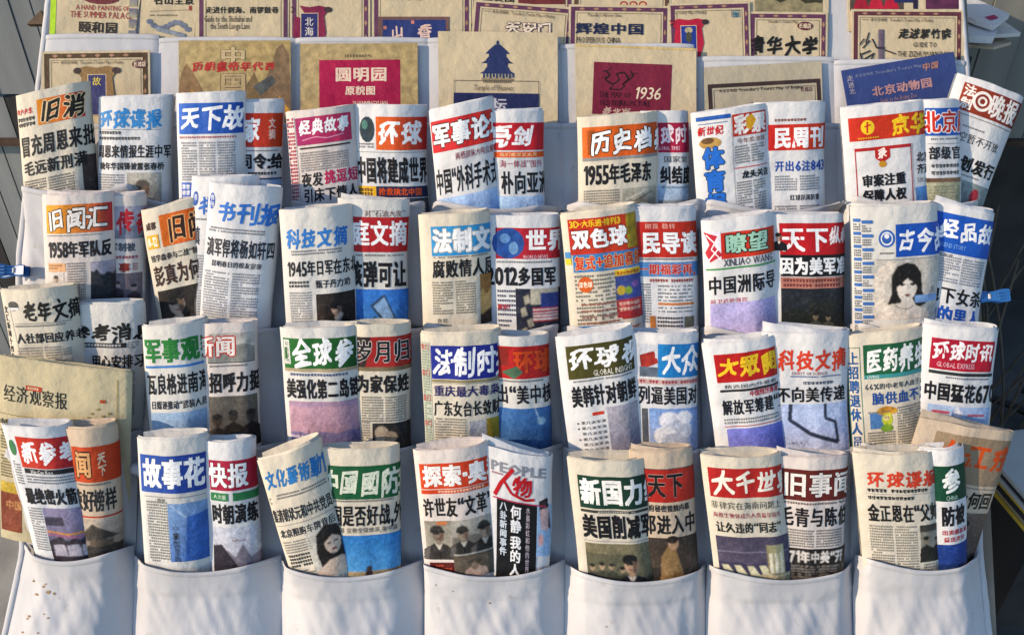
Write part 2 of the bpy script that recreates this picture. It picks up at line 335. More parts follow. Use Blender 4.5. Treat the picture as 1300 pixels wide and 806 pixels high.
def print_mesh(name, ops, knots, mapf, ymax, xmax, yk=()):
    """ops -> mesh laid on the surface mapf(x, y) -> (points, normals)"""
    p = Print()
    for o in ops: o(p)
    if not p.t: return None
    if name == 'picture': p = photograph(p, len(p.t) + int(ymax))
    t, c, m, l = np.concatenate(p.t), np.concatenate(p.c), np.concatenate(p.m), np.concatenate(p.l)
    for k in knots: t, c, m, l = clip_x(t, c, m, l, k)
    for k in yk: t, c, m, l = clip_y(t, c, m, l, k)
    ok = (t[..., 0].max(1) <= xmax) & (t[..., 0].min(1) >= 0) & (t[..., 1].max(1) <= ymax)
    ar = (t[:, 1, 0] - t[:, 0, 0]) * (t[:, 2, 1] - t[:, 0, 1]) - (t[:, 2, 0] - t[:, 0, 0]) * (t[:, 1, 1] - t[:, 0, 1])
    ok &= abs(ar) > 1e-6
    t, c, m, l, ar = t[ok], c[ok], m[ok], l[ok], ar[ok]
    fl = ar > 0
    t[fl] = t[fl][:, ::-1]; c[fl] = c[fl][:, ::-1]
    mid = t.mean(1, keepdims=True)
    P, N = mapf(t[..., 0].ravel(), t[..., 1].ravel(), np.broadcast_to(mid[..., 0], t.shape[:2]).ravel(), np.broadcast_to(mid[..., 1], t.shape[:2]).ravel())
    P = P + N * ((.38 + .035 * np.repeat(l, 3)) * S)[:, None]
    me = bpy.data.meshes.new(name); n = len(t)
    me.vertices.add(n * 3); me.loops.add(n * 3); me.polygons.add(n)
    me.vertices.foreach_set('co', P.ravel()); me.loops.foreach_set('vertex_index', np.arange(n * 3)); me.polygons.foreach_set('loop_start', np.arange(n) * 3)
    me.polygons.foreach_set('material_index', m.astype(int)); me.update()
    me.materials.append(INK); me.materials.append(HALF)
    a = me.color_attributes.new('Col', 'FLOAT_COLOR', 'POINT'); cc = np.ones((n * 3, 4)); cc[:, :3] = c.reshape(-1, 3); a.data.foreach_set('color', cc.ravel())
    uv = me.uv_layers.new(name='UV'); uv.data.foreach_set('uv', t.reshape(-1, 2).ravel())
    me.normals_split_custom_set_from_vertices(N)
    return me

# ------------------------------------------------------------------ a folded newspaper standing in its pocket
PROF = [(0, .18), (.03, .27), (.12, .38), (.3, .50), (.5, .55), (.68, .52), (.82, .42), (.92, .27), (.98, .08), (1.0, -.1), (.975, -.3), (.88, -.44), (.7, -.5), (.45, -.5), (.2, -.42), (.03, -.28)]
def resample(P, n):
    P = np.array(P, float); s = np.r_[0, np.cumsum(np.hypot(*np.diff(P, axis=0).T))]; k = 8; out = []
    for i in range(len(P) - 1):
        p0, p1, p2, p3 = P[max(i - 1, 0)], P[i], P[i + 1], P[min(i + 2, len(P) - 1)]
        for j in range(k):
            t = j / k; out.append(.5 * (2 * p1 + (p2 - p0) * t + (2 * p0 - 5 * p1 + 4 * p2 - p3) * t * t + (3 * p1 - p0 - 3 * p2 + p3) * t ** 3))
    out.append(P[-1]); out = np.array(out); s = np.r_[0, np.cumsum(np.hypot(*np.diff(out, axis=0).T))]
    q = np.linspace(0, s[-1], n); return np.stack([np.interp(q, s, out[:, 0]), np.interp(q, s, out[:, 1])], 1)
count = [0]; ENV = []
def lerp_(a, b, t): return a + (b - a) * t
def newspaper(label, TL, TR, BL, parts, z=40, d=26, paper='n', ext=52, group=None, inner=3, cls='newspaper', cat='newspaper', curl=1.0, flap=0):
    seed = count[0]; count[0] += 1; r2 = random.Random(seed)
    n = NP
    P0 = at(BL[0], BL[1], z); tl, tr, bl = hit(*TL, P0, n), hit(*TR, P0, n), hit(*BL, P0, n)
    Wd = math.hypot(TR[0] - TL[0], TR[1] - TL[1]); H = math.hypot(BL[0] - TL[0], BL[1] - TL[1])
    ax = (tr - tl) / Wd; ay = (bl - tl) / H; sc_ = np.linalg.norm(ax); n = np.cross(ay, ax); n /= np.linalg.norm(n)
    org = (tl + tr) / 2; rip = (r2.uniform(.5, 1.1), r2.uniform(.09, .16), r2.uniform(0, 6))
    def prof(Wx, dd, N=37, inset=0.0):
        pr = resample([(a * Wx, b * dd) for a, b in PROF], N); pr[:, 1] += rip[0] * np.sin(pr[:, 0] * rip[1] + rip[2]) * np.sin(np.pi * np.clip(pr[:, 0] / Wx, 0, 1))
        tg = np.gradient(pr, axis=0); tg /= np.linalg.norm(tg, axis=1)[:, None]; nm = np.stack([-tg[:, 1], tg[:, 0]], 1)
        return pr - nm * inset, nm
    base, nm = prof(Wd, d); u = np.r_[0, np.cumsum(np.hypot(*np.diff(base, axis=0).T))]; U = u[-1]
    fl = r2.uniform(.9, 1.15) * curl                              # the top opens a little more than the bottom
    Hh = H + ext; ph = r2.uniform(0, 6); sag = r2.uniform(.3, 1.2)
    def world(x, z_, y, bx=0): return ax * x[..., None] + n * (z_ * sc_)[..., None] + ay * y[..., None] + (tl - org)
    def zf(y): return (1.0 + (fl - 1) * (1 - np.clip(y / Hh, 0, 1)))
    def wob(x, y): return .9 * np.sin(y * .031 + ph) * np.sin(np.pi * np.clip(x / Wd, 0, 1)) + .5 * np.sin(y * .07 + ph * 2 + x * .03)
    # heights of the rings: the print is bent only at the knots of u, so the sheet is straight between few rings
    NR = 10; yk = np.linspace(0, Hh, NR + 1); s0 = seed * 3.7
    xs_, wv = base[:, 0], np.array([min(1, .35 + 1.2 * q) for q in np.minimum(u / U, 1 - u / U) * 4])
    DD = np.array([[2.6 * noise.noise(Vector((uu * .028 + s0, yy * .014, s0))) + .8 * noise.noise(Vector((uu * .06, yy * .010 + s0, 2))) for uu in u] for yy in yk]) * wv[None] * curl
    TOPW = np.array([1.1 * noise.noise(Vector((uu * .035, s0, 5))) for uu in u])
    lean_x = np.array([1.6 * math.sin(yy / Hh * 3 + ph) for yy in yk])
    def sheet(inset, y0, taper=0.0, cut=None, thick=.65, nrm=False):
        pr, nn = prof(Wd, d, 37, inset); pi, _ = prof(Wd, d, 37, inset + thick)
        k = slice(0, cut); top = y0 + taper * (pr[:, 0] / Wd) + TOPW; pts = []
        def row(q, r, y): z_ = zf(yk[r]); return world(q[k, 0] + nn[k, 0] * DD[r, k] + lean_x[r], (q[k, 1] + nn[k, 1] * DD[r, k]) * z_, (y if np.ndim(y) else np.full(len(q), y))[k])
        ys = [top] + [yk[r] for r in range(1, NR + 1)]
        for r in range(NR, -1, -1): pts.append(row(pi, r, ys[r]))
        for r in range(NR + 1): pts.append(row(pr, r, ys[r]))
        return np.stack(pts)
    G0 = sheet(0, 0)[NR + 1:]
    q_ = np.concatenate([lerp_(G0[r], G0[r + 1], t) for r in range(NR // 2, NR) for t in (0, .25, .5, .75)]) + org - PC; ENV.append(np.stack([q_ @ RT, q_ @ DN, q_ @ NB], 1) / S)
    gy, gx = np.gradient(G0, axis=0), np.gradient(G0, axis=1); NG = np.cross(gy, gx); NG /= np.linalg.norm(NG, axis=2)[..., None]
    def mapf(x, y, xm, ym):
        i = np.clip(np.searchsorted(u, xm) - 1, 0, len(u) - 2); f = ((x - u[i]) / (u[i + 1] - u[i]))[:, None]
        r = np.clip(np.searchsorted(yk, ym) - 1, 0, NR - 1)
        ytop = np.where(r[:, None] == 0, (TOPW[i] * (1 - f[:, 0]) + TOPW[i + 1] * f[:, 0])[:, None], yk[r][:, None]); g = (y[:, None] - ytop) / (yk[r + 1][:, None] - ytop)
        bil = lambda A: (A[r, i] * (1 - f) + A[r, i + 1] * f) * (1 - g) + (A[r + 1, i] * (1 - f) + A[r + 1, i + 1] * f) * g
        N3 = bil(NG); N3 /= np.linalg.norm(N3, axis=1)[:, None]; return bil(G0), N3
    root = empty(cls, org, label, cat, group)
    def split_norm(me, N):  me.normals_split_custom_set_from_vertices(N)
    g = sheet(0, 0); me = grid_mesh('outer_sheet', g, PAPER[paper])
    NI = -NG[::-1].copy(); NI[-1] = NI[-1] * .5 - ay / np.linalg.norm(ay); NI[-1] /= np.linalg.norm(NI[-1], axis=1)[:, None]
    me.normals_split_custom_set_from_vertices(np.concatenate([NI, NG]).reshape(-1, 3))
    link('outer_sheet', me, root)
    for k in range(inner):
        y0 = r2.uniform(-.5, 1.6) - (r2.uniform(0, 2.5) if k == 0 else 0); g = sheet(1.8 + 1.9 * k, y0, r2.uniform(-2.5, 2.5), cut=37 - r2.choice((0, 0, 3, 6)))
        link('inner_sheet', grid_mesh('inner_sheet', g, PAPER[paper]), root)
    if flap: link('inner_sheet', grid_mesh('inner_sheet', sheet(6.5, -flap, flap * 1.15, cut=34), PAPER[paper]), root)
    for nm_, ops in parts.items():
        flat = []
        for o in ops: flat += o if isinstance(o, list) else [o]
        m2 = print_mesh(nm_, flat, u[1:-1], mapf, Hh, U * .985, yk[1:-1])
        if m2: link(nm_, m2, root)
    return root
def booklet(label, quadp, parts, off=8, th=1.4, mat='k', name='map_booklet', cat='map', group=None, lean=0.0):
    """flat folded map in a pocket; print given in absolute reference units of the picture plane it lies in"""
    n = NB * math.cos(R(lean)) + DN * -math.sin(R(lean)); n = n / np.linalg.norm(n)
    bx = sum(p[0] for p in quadp) / 4; P0 = at(bx, max(p[1] for p in quadp), off)
    c4 = [hit(px, py, P0, n) for px, py in quadp]; org = c4[3]
    root = empty(name, org, label, cat, group)
    v = [p - org for p in c4] + [p - org - n * th * S for p in c4]
    me = bpy.data.meshes.new('cover'); me.from_pydata([tuple(p) for p in v], [], [(3, 2, 1, 0), (4, 5, 6, 7), (0, 1, 5, 4), (1, 2, 6, 5), (2, 3, 7, 6), (3, 0, 4, 7)]); me.materials.append(BOOKP[mat]); link('cover', me, root)
    P0 = np.array(quadp[0], float); ex = np.array(quadp[1], float) - P0; Wd = np.hypot(*ex); ex /= Wd; ey = np.array([-ex[1], ex[0]])
    def mapf(x, y, xm, ym):
        q = P0 + np.outer(x, ex) + np.outer(y, ey)
        d = (RT[None] * ((q[:, :1] - 650) / F) - UP[None] * ((q[:, 1:] - 403) / F) + FWD[None]); k = np.dot(c4[0] - CAM, n) / d.dot(n)
        return CAM + d * k[:, None] - org, np.broadcast_to(n, (len(x), 3))
    for nm_, ops in parts.items():
        flat = []
        for o in ops: flat += o if isinstance(o, list) else [o]
        m2 = print_mesh(nm_, flat, [], mapf, 400, Wd + 1)
        if m2: link(nm_, m2, root)
    return root

# ================================================================== the setting
ASPH = noise_mat('dark_ground', (.05, .047, .045), (.09, .085, .08), 5, .9, .5, 80)
g = bpy.data.meshes.new('ground'); g.from_pydata([(-60, -60, 0), (60, -60, 0), (60, 60, 0), (-60, 60, 0)], [], [(0, 1, 2, 3)]); g.materials.append(ASPH)
go = link('ground', g); go['kind'] = 'structure'
pv = noise_mat('pale_concrete', (.30, .28, .25), (.42, .40, .36), 12, .9, .5, 120)
pa = box_mesh('pavement', np.array([-1.75, .75, .03]), np.array([1.0, 0, 0]), np.array([0, 1.05, 0]), np.array([0, 0, .03]), pv); po = link('pavement', pa); po['kind'] = 'structure'
PL1 = noise_mat('weathered_green_grey_boards', (.18, .195, .20), (.28, .30, .30), 9, .75, .5, 70, stretch=(1, 1, .12))
PL2 = noise_mat('weathered_brown_grey_boards', (.18, .18, .16), (.28, .275, .24), 9, .75, .5, 70, stretch=(1, 1, .12))
DRK = noise_mat('dark_surface_and_shade', (.03, .03, .032), (.055, .053, .055), 7, .8, .3, 60)  # dark boards and boxes; below the wall this tone stands in for shade
wall = empty('plank_wall', (0, 2.05, 0), 'grey weathered plank wall standing behind the newspaper display', 'wall')
x = -2.4; i = 0
while x < 2.4:
    wd = .048 if x < -.5 else .088
    zb = .835 if x < .5 else .72
    me = box_mesh('plank', np.array([x + wd / 2, 0, (zb + 2.6) / 2]), np.array([wd / 2 - .0012, 0, 0]), np.array([0, .012 + .002 * math.sin(i * 2.3), 0]), np.array([0, 0, (2.6 - zb) / 2]), PL1 if x < .5 else PL2)
    link('plank', me, wall)
    if x < -.3:
        link('plank', box_mesh('plank', np.array([x + wd / 2 + .004, .008, zb / 2 - .004]), np.array([wd / 2 - .0018, 0, 0]), np.array([0, .012, 0]), np.array([0, 0, zb / 2 - .004]), DRK if i % 4 == 0 else PL1), wall)
    x += wd; i += 1
link('rail', box_mesh('rail', np.array([0, -.02, .715]), np.array([2.4, 0, 0]), np.array([0, .012, 0]), np.array([0, 0, .006]), noise_mat('rusty_rail', (.05, .03, .02), (.10, .06, .04), 20)), wall)
link('shade_panel', box_mesh('shade_panel', np.array([0, .35, .36]), np.array([2.4, 0, 0]), np.array([0, .01, 0]), np.array([0, 0, .36]), DRK), wall)  # near-black panel added for the shadowy void under the planks

# ------------------------------------------------------------------ the board and the pocketed cloth
WOOD = noise_mat('raw_plywood', (.20, .165, .125), (.30, .255, .20), 7, .8, .4, 60, stretch=(1, .2, 1))
pb = []
for (px, py) in ((66, -60), (1226, -60), (1268, 830), (14, 830)):
    X, Y = bd(px, py); pb.append(BP(X, Y, -3)); 
pb2 = [p - NB * 12 * S for p in pb]; org = pb[3]
me = bpy.data.meshes.new('panel'); me.from_pydata([tuple(p - org) for p in pb + pb2], [], [(3, 2, 1, 0), (4, 5, 6, 7), (0, 1, 5, 4), (1, 2, 6, 5), (2, 3, 7, 6), (3, 0, 4, 7)]); me.materials.append(WOOD)
stand = empty('display_board', org, 'brown wooden board edge showing to the right of the cloth, leaning back under it', 'board')
link('panel', me, stand)
for sx in (-1, 1):
    a = BP(sx * 520, -330, -16); me = box_mesh('leg', np.array([a[0], a[1] + .02, a[2] / 2]) - org, np.array([.02, 0, 0]), np.array([0, .02, 0]), np.array([0, 0, a[2] / 2]), WOOD); link('leg', me, stand)
    a = BP(sx * 520, 400, -16); me = box_mesh('leg', np.array([a[0], a[1] + .02, a[2] / 2]) - org, np.array([.02, 0, 0]), np.array([0, .02, 0]), np.array([0, 0, a[2] / 2]), WOOD); link('leg', me, stand)

cloth = empty('pocketed_cloth', BP(-600, 480), 'white cotton cloth sewn into rows of pockets that hold all the newspapers and maps', 'cloth')
CO = BP(-600, 480)
def clink(name, P, mat=CLOTH, parent=None, smooth=True, flip=True):
    return link(name, grid_mesh(name, P - CO, mat, smooth, flip), parent or cloth)
def lerp(a, b, t): return a + (b - a) * t
def edge_l(Y): return np.interp(Y, [YB(0), YB(330), YB(700), YB(806), YB(860)], [bd(60, 0)[0], bd(22, 330)[0], bd(27, 700)[0], bd(4, 806)[0], bd(-6, 860)[0]])
def edge_r(Y): return np.interp(Y, [YB(0), YB(130), YB(400), YB(700), YB(806), YB(860)], [bd(1222, 0)[0], bd(1232, 130)[0], bd(1240, 400)[0], bd(1246, 700)[0], bd(1258, 806)[0], bd(1262, 860)[0]])
nz = noise.noise
def nv(x, y, z=0): return nz(Vector((x, y, z)))
Ys = np.linspace(YB(-50), YB(850), 70); P = []
for Y in Ys:
    a, b = edge_l(Y), edge_r(Y); P.append([BP(lerp(a, b, t), Y, 1.5 * nv(t * 14, Y * .02) + 1.0) for t in np.linspace(0, 1, 90)])
clink('backing', np.array(P))
for side in (0, 1):                                         # rolled hems down both sides
    P = []
    for Y in Ys:
        X = edge_l(Y) if side == 0 else edge_r(Y); s = 1 if side == 0 else -1
        P.append([BP(X + s * (a + 1.2 * nv(Y * .05, 3 + side)), Y, 2.2 + h + .8 * nv(Y * .08, side)) for a, h in ((-1, 0), (0, 2), (3, 3.5), (6, 3.2), (8, 1.5), (9, 0))])
    clink('side_hem', np.array(P), flip=side == 0)
SX = [None, -461, -281, -108, 63, 236, 417, None]
def seamx(i, Y):
    if i == 0: return edge_l(Y) + 8
    if i == 7: return edge_r(Y) - 8
    return SX[i] + 2.0 * math.sin(Y * .012 + i)
def pocket(ci, top, bot, bulge, sag, drop, seed, amp=1.0, pleat=1.0, nu=44, nvv=30, floor=0.0):
    """one pocket: sewn at its sides and foot, its cloth drawn taut over the papers standing in it"""
    Yt, Yb_ = YB(top), YB(bot); P = []; NX = 61; tt = np.linspace(0, 1, NX)
    if floor: HB = None
    else:
        E_ = np.concatenate(ENV); E_ = E_[(E_[:, 1] > Yt - 12) & (E_[:, 1] < Yt + 75)]; Yr = np.arange(Yt - 4, Yt + 48, 6.0); HB = []
        for Y in Yr:
            a, b = seamx(ci, Y), seamx(ci + 1, Y); e = E_[(abs(E_[:, 1] - Y) < 6) & (E_[:, 0] > a + 2) & (E_[:, 0] < b - 2)]
            pts = [(0.0, 2.0)] + sorted(((x - a) / (b - a), o + 2.2) for x, _, o in e) + [(1.0, 2.0)]; hull = []
            for p in pts:                                     # upper hull: taut cloth
                while len(hull) > 1 and (hull[-1][0] - hull[-2][0]) * (p[1] - hull[-2][1]) - (p[0] - hull[-2][0]) * (hull[-1][1] - hull[-2][1]) >= 0: hull.pop()
                hull.append(p)
            h = np.interp(tt, [p[0] for p in hull], [p[1] for p in hull]); h = np.maximum(h, 20 * np.sin(np.pi * tt) ** .6)
            HB.append(np.maximum(h, np.convolve(np.pad(h, 2, mode='edge'), [.1, .2, .4, .2, .1], 'valid')))
        HB = np.array(HB)
    def pt(t, v):
        t = min(max(t, 0), 1)
        Y = Yt + (Yb_ - Yt) * v; Y += sag * math.sin(math.pi * t) ** 1.1 * (1 - v) ** 1.5 if 0 < t < 1 else 0
        X = lerp(seamx(ci, Y), seamx(ci + 1, Y), t)
        if floor: f = (1 - min(1, abs(2 * t - 1)) ** 3) ** .6; o = floor + bulge * f * (1 - v) ** drop
        else:
            r = min(max((Y - Yr[0]) / 6.0, 0), len(Yr) - 1.001); k = int(r); h = HB[k] * (1 - r + k) + HB[k + 1] * (r - k); o = float(np.interp(t, tt, h)); f = min(1, o / 40)
            over = max(0, Y - Yr[-1]) / (Yb_ - Yr[-1])
            o = o * (1 - over) ** .8 if drop else lerp(o, 34 * math.sin(math.pi * t) ** .7, min(1, over * 1.3)) if 0 < t < 1 else o
        e = min(1, f * 1.5)
        nn_ = amp * e * (2.0 * nv(X * .02 + seed, Y * .01, seed) + .7 * nv(X * .07, Y * .03 + seed) + .25 * nv(X * .2 + seed, Y * .08) + (0 if floor else min(1, v * 3) * (1.7 * nv(X * .05 + Y * .02, Y * .007, seed) + 1.0 * nv(X * .11 - Y * .05, Y * .015, seed + 3))))
        for (fx, dr) in ((0.02, 1), (0.98, -1)):                # folds fanning out of the lower corners of each seam
            dx = (t - fx) * dr; ang = math.atan2(dx * 1.2, (1.25 - v)); nn_ += pleat * 1.3 * e * math.sin(ang * 15 + seed * 3) * math.exp(-dx * 3.2) * (.3 + v)
        o += nn_ if v > .25 or floor else nn_ * v * 4 + 1.2
        return BP(X, Y, max(o, 0) + 1.6)
    for v in np.linspace(0, 1, nvv): P.append([pt(t, v) for t in np.linspace(0, 1, nu)])
    o = clink('pocket', np.array(P))
    H = []
    hv = 7.0 / (Yb_ - Yt)
    for k, (v, h) in enumerate(((0, -1.5), (-.004, .3), (.004, 1.5), (hv * .55, 1.7), (hv * .85, 1.0), (hv, .1))):
        H.append([pt(t, v) + NB * h * S for t in np.linspace(0, 1, nu)])
    clink('hem', np.array(H), parent=o)
    st = []                                                     # line of stitches along the hem
    for k in range(0, 60):
        t = (k + .2) / 60; a, b = pt(t, hv * .82), pt(t + .009, hv * .82); h = NB * 1.3 * S; q = DN * .45 * S
        st += [[a + h - q, b + h - q], [a + h + q, b + h + q]]
    me = bpy.data.meshes.new('stitching'); vs = [tuple(p - CO) for r in st for p in r]; me.from_pydata(vs, [], [(4 * k, 4 * k + 2, 4 * k + 3, 4 * k + 1) for k in range(60)]); me.materials.append(THREAD)
    s_ = link('stitching', me, o); s_['kind'] = 'stuff'
    return o
THREAD = noise_mat('grey_thread', (.45, .44, .43), (.55, .54, .53), 30, bs=0)
E0 = [48, 52, 52, 52, 60, 76, 80]; E1 = [162] * 7; E2 = [246, 262, 264, 264, 264, 266, 262]; E3 = [405, 416, 416, 414, 416, 418, 414]; E4 = [545, 560, 562, 562, 566, 566, 560]; E5 = [690, 703, 708, 708, 714, 712, 700]
for c in range(7):
    pocket(c, E0[c], E1[c] + 6, 4.5, 0, .35, c + 1, .6, .4, floor=4.5)
    pocket(c, E1[c], E2[c] + 6, 5.5, 2, .3, c + 11, .5, .4, floor=12.5)

# ================================================================== the newspapers
# page coordinates: x from the left edge of the rolled front, y from its top rim, in photo-pixel sized units
RD, OR, BLU, CY, GN, YL, MG, NV = 'c01818', 'dd5412', '1552b4', '2a86cc', '1c6a30', 'f0c820', 'b81a5a', '1b2350'
Y4 = 'newspapers standing in the cloth pockets'
def N(label, TL, TR, BL, parts, z='f', paper='n', **k):
    return newspaper(label, TL, TR, BL, parts, z={'f': 31, 'm': 25, 'b': 19}[z] if isinstance(z, str) else z, d={'f': 31, 'm': 26, 'b': 22}[z] if isinstance(z, str) else 20, paper=paper, group=Y4, **k)

# ---- first row
N('cream newspaper with orange and red banner, topmost roll at the far left', (23, 122), (113, 103), (38, 262), dict(
    masthead=[Q(34, 11, 58, 31, 'e08a10', RD), T('旧消', 38, 12, 29, 29, '1b1512', 'k', 'f0d0a0'), T('特大火生', 2, 18, 6.5, 7, RD, 'k')],
    headline=[B(3, 29, 28, 14, '222222', 6.5, 5, 4.6), T('冒充周恩来批', 5, 52, 16.5, 27, K, 'b'), T('毛远新刑满', 7, 84, 17, 19, K, 'b')],
    article=[B(5, 108, 72, 58, '55504a', 3.4, cols=2)], picture=[Q(84, 90, 20, 70, '3a3030')]), paper='c')
N('white newspaper with pale blue title and small dark figure, second roll in the top row', (127, 123), (220, 123), (129, 262), dict(
    masthead=[T('环球谍报', 4, 15, 20.5, 24, CY, 'k'), B(3, 42, 66, 5, '444444', 6, 4, 4), B(3, 49, 56, 5, '444444', 6, 4, 4), LN([(2, 40), (84, 40)], .5, '777777')],
    headline=[T('周恩来情报生涯中军', 1, 59, 10.8, 17, K, 'b'), T('晚年华国锋披露张春桥', 5, 81, 8.4, 10, K, 'b')],
    article=[B(2, 96, 38, 50, '777777', 3.2)], picture=man(43, 94, 42, 60, 'b0aca0', '8c8a80', '3a342c', '5a5048', '8c7a66')), z='m', paper='w')
N('white newspaper with solid blue banner above plain grey text, top row', (227, 118), (313, 116), (229, 262), dict(
    masthead=[Q(6, 13, 84, 38, '1c62c4', '1548a0'), T('天下故事', 9, 16, 28, 31, 'fafafa', 'k')], headline=[B(6, 54, 76, 3, 'b02020', 4, 2.4, 3)],
    article=[B(8, 61, 74, 50, '77777b', 3.3, cols=3)], picture=[Q(7, 112, 16, 40, BLU), B(8, 114, 13, 36, 'e8e8e8', 8, 6, 6), B(26, 114, 56, 40, '77777b', 3.3, cols=2)]), paper='w')
N('narrow newspaper with red banner and blue strip, tucked behind the top row\'s blue banner', (285, 129), (361, 129), (287, 262), dict(
    masthead=[Q(20, 14, 60, 42, 'b01c1c', 'd04018'), T('家', 30, 18, 24, 34, 'fafafa', 'k'), V('文摘', 62, 20, 9, 13, 'e8c0b0', 'b')],
    headline=[Q(20, 60, 54, 1, '666666'), T('司令:给', 26, 64, 17, 20, K, 'B'), B(24, 87, 48, 5, '333333', 6, 4, 4)],
    picture=[Q(20, 95, 60, 3, NV), *scape(20, 98, 60, 60, '9ab8e0', 'b8cce8', (.75, '5c7088', 5))]), z='b', paper='w')
N('pinkish newspaper with magenta banner and a column of red print down its left side', (363, 143), (450, 132), (372, 262), dict(
    masthead=[Q(15, 9, 72, 34, 'a01860', 'c03058'), T('经典故事', 19, 12, 16.5, 19, 'fafafa', 'k'), LN([(22, 37), (40, 34), (55, 37), (76, 34)], 1.3, 'e090b0'), LN([(18, 47), (84, 47)], 2, '332222')],
    article=[B(1, 8, 12, 110, 'b02848', 4.4, 3, 3), Q(13.5, 8, .6, 120, '999999'), B(17, 52, 66, 24, '88807c', 3.1), B(1, 8, 4, 110, '3a3a6a', 7, 3, 3)],
    headline=[T('夜发', 17, 78, 15, 18, K, 'b'), T('挑逗短', 48, 77, 15, 18, 'b81a50', 'b'), T('引床下情人', 19, 98, 14.5, 18, K, 'b')]), paper='p')
N('newspaper with orange red banner beside a small dark globe, top row', (452, 133), (544, 134), (455, 262), dict(
    masthead=[E(18, 30, 10, 16, '1c3440', 1), E(15, 24, 4, 6, '4a7a70', 1), B(7, 47, 20, 7, '555555', 3.5), Q(30, 14, 70, 41, 'dd6010', 'c01c28'), T('环球', 33, 18, 29, 32, 'fafafa', 'k')],
    headline=[LN([(2, 58), (95, 58)], .6, '777777'), T('中国将建成世界', 2, 64, 13.8, 34, K, 'B'), Q(2, 101, 26, 14, 'e0b018'), B(4, 104, 22, 9, '402020', 5, 4, 4), Q(28, 101, 70, 14, '1d2448'), T('抢救陕北中国', 31, 103, 9.5, 10, OR, 'b')],
    picture=scape(2, 116, 96, 50, '303848', '484c58', (.5, '202428', 6))), z='m', paper='w')
N('newspaper with three thick white characters on red and a quoted headline, top row', (545, 141), (626, 123), (555, 274), dict(
    masthead=[Q(2, 14, 84, 39, 'c81c28', 'd22a20'), T('军事论坛', 4, 18, 25.5, 30, 'fafafa', 'B', '3a1414'), T('两栖部队大吨位舰', 32, 57, 6.5, 10, '8a3040')],
    headline=[T('中国“外科手术式', 2, 74, 11.4, 34, K, 'b')],
    picture=scape(2, 112, 84, 60, 'a8c4ec', '7ea6dc', (.8, '5a7090', 3))), paper='w')
N('newspaper with red banner over an orange strip, left of the top row\'s bare cloth gap', (612, 141), (690, 141), (617, 274), dict(
    masthead=[Q(8, 14, 80, 34, 'c01828'), T('亮剑', 9, 17, 31, 28, 'fafafa', 'k'), Q(8, 50, 80, 7, OR), T('我们都是亚太兵', 24, 51, 7, 5, 'f0d0a0')],
    headline=[T('海一体战”围外', 24, 60, 8.6, 10, 'a03040'), T('朴向亚洲', 25, 74, 16.5, 30, K, 'b')],
    picture=[*scape(8, 106, 80, 60, 'b4d0f0', '5a9ad8'), L([(50, 128), (66, 128), (62, 134), (52, 134)], '38404a'), LN([(58, 128), (58, 116)], 1.2, '38404a')]), z='m', paper='w')
N('cream newspaper with plain orange banner and headline beginning 1955, top row', (731, 149), (834, 141), (733, 274), dict(
    masthead=[Q(7, 13, 100, 38, 'd86414', 'c84c0c'), Q(14, 17, 9, 30, 'a04808'), T('历史档案', 17, 17, 27.5, 30, 'fafafa', 'k', '2a1208'), Q(7, 51, 100, 4, '8a8a8a')],
    headline=[T('1955年毛泽东', 8, 60, 14.2, 26, K, 'B')],
    article=[B(8, 92, 48, 50, '666056', 3.3)], picture=[*scape(58, 92, 50, 50, 'b0ab98', '6c665c', (.35, '8a8474', 5), (.6, '302c28', 6)), LN([(60, 108), (90, 96)], 1.5, 'd8d4c8'), LN([(62, 114), (98, 99)], 1.2, '3c3830')]), paper='c')
N('narrow newspaper with crimson banner, half hidden behind the orange 1955 one', (812, 141), (874, 141), (815, 274), dict(
    masthead=[Q(20, 14, 60, 37, 'a81840'), T('球时', 25, 17, 18, 24, 'f4e4ea', 'k'), T('GLOBAL TIMES', 20, 43, 5.6, 5, 'e8c0cc')],
    headline=[T('国家复', 28, 55, 11, 9, '555555'), T('纠结度', 23, 68, 15, 23, K, 'B'), B(24, 94, 40, 4, '555555')],
    picture=[G(20, 92, 60, 20, 'a8c0d8'), *scape(20, 112, 60, 50, '8a9298', '5a5e60', (.4, '33363a', 8))]), z='b', paper='w')
N('newspaper with three big blue characters running down its left side, top row', (877, 144), (974, 130), (884, 278), dict(
    masthead=[Q(7, 6, 43, 5, '1c56a8'), LN([(9, 15), (46, 15)], 1.2, '7a8aa8'), T('新世纪', 8, 18, 11, 12, RD, 'k'), E(23, 39, 14, 7, 'b08a48', 1), E(20, 36, 8, 4, '6a4a28', 1), V('体育报', 13, 44, 27, 28, '1a66c8', 'B', '20406a')],
    headline=[Q(52, 8, 52, 27, 'c03018'), T('彩票', 54, 9, 23, 25, 'f6f0ea', 'B'), L([(70, 14), (78, 10), (84, 18), (76, 30), (70, 26)], 'd8a020'), Q(52, 74, 52, 1, RD), T('龙头关注', 61, 79, 10, 10, K, 'B')],
    article=[T('今年奖池球', 57, 38, 8, 7, '8a5030'), B(53, 47, 44, 25, '6a665e', 3.3, cols=2), B(53, 92, 44, 60, '6a665e', 3.3, cols=2), Q(50.5, 8, .7, 150, '999999')]), paper='w')
N('newspaper with red banner and a blue line of numbers, top row', (955, 132), (1048, 129), (960, 276), dict(
    masthead=[B(26, 19, 44, 4, '8a5040', 6, 3.4, 4), Q(18, 26, 90, 32, 'c41c18', 'd04018'), T('民周刊', 25, 29, 23, 27, 'fafafa', 'B')],
    headline=[T('开出6注843', 26, 71, 12.5, 14, '1c48a0', 'b')],
    article=[B(25, 90, 64, 20, '666a78', 3.3, cols=2), T('红球凤尾防重', 44, 114, 6.8, 8, '333333', 'b'), B(24, 128, 64, 50, '666a78', 3.3, cols=2)]), z='m', paper='w')
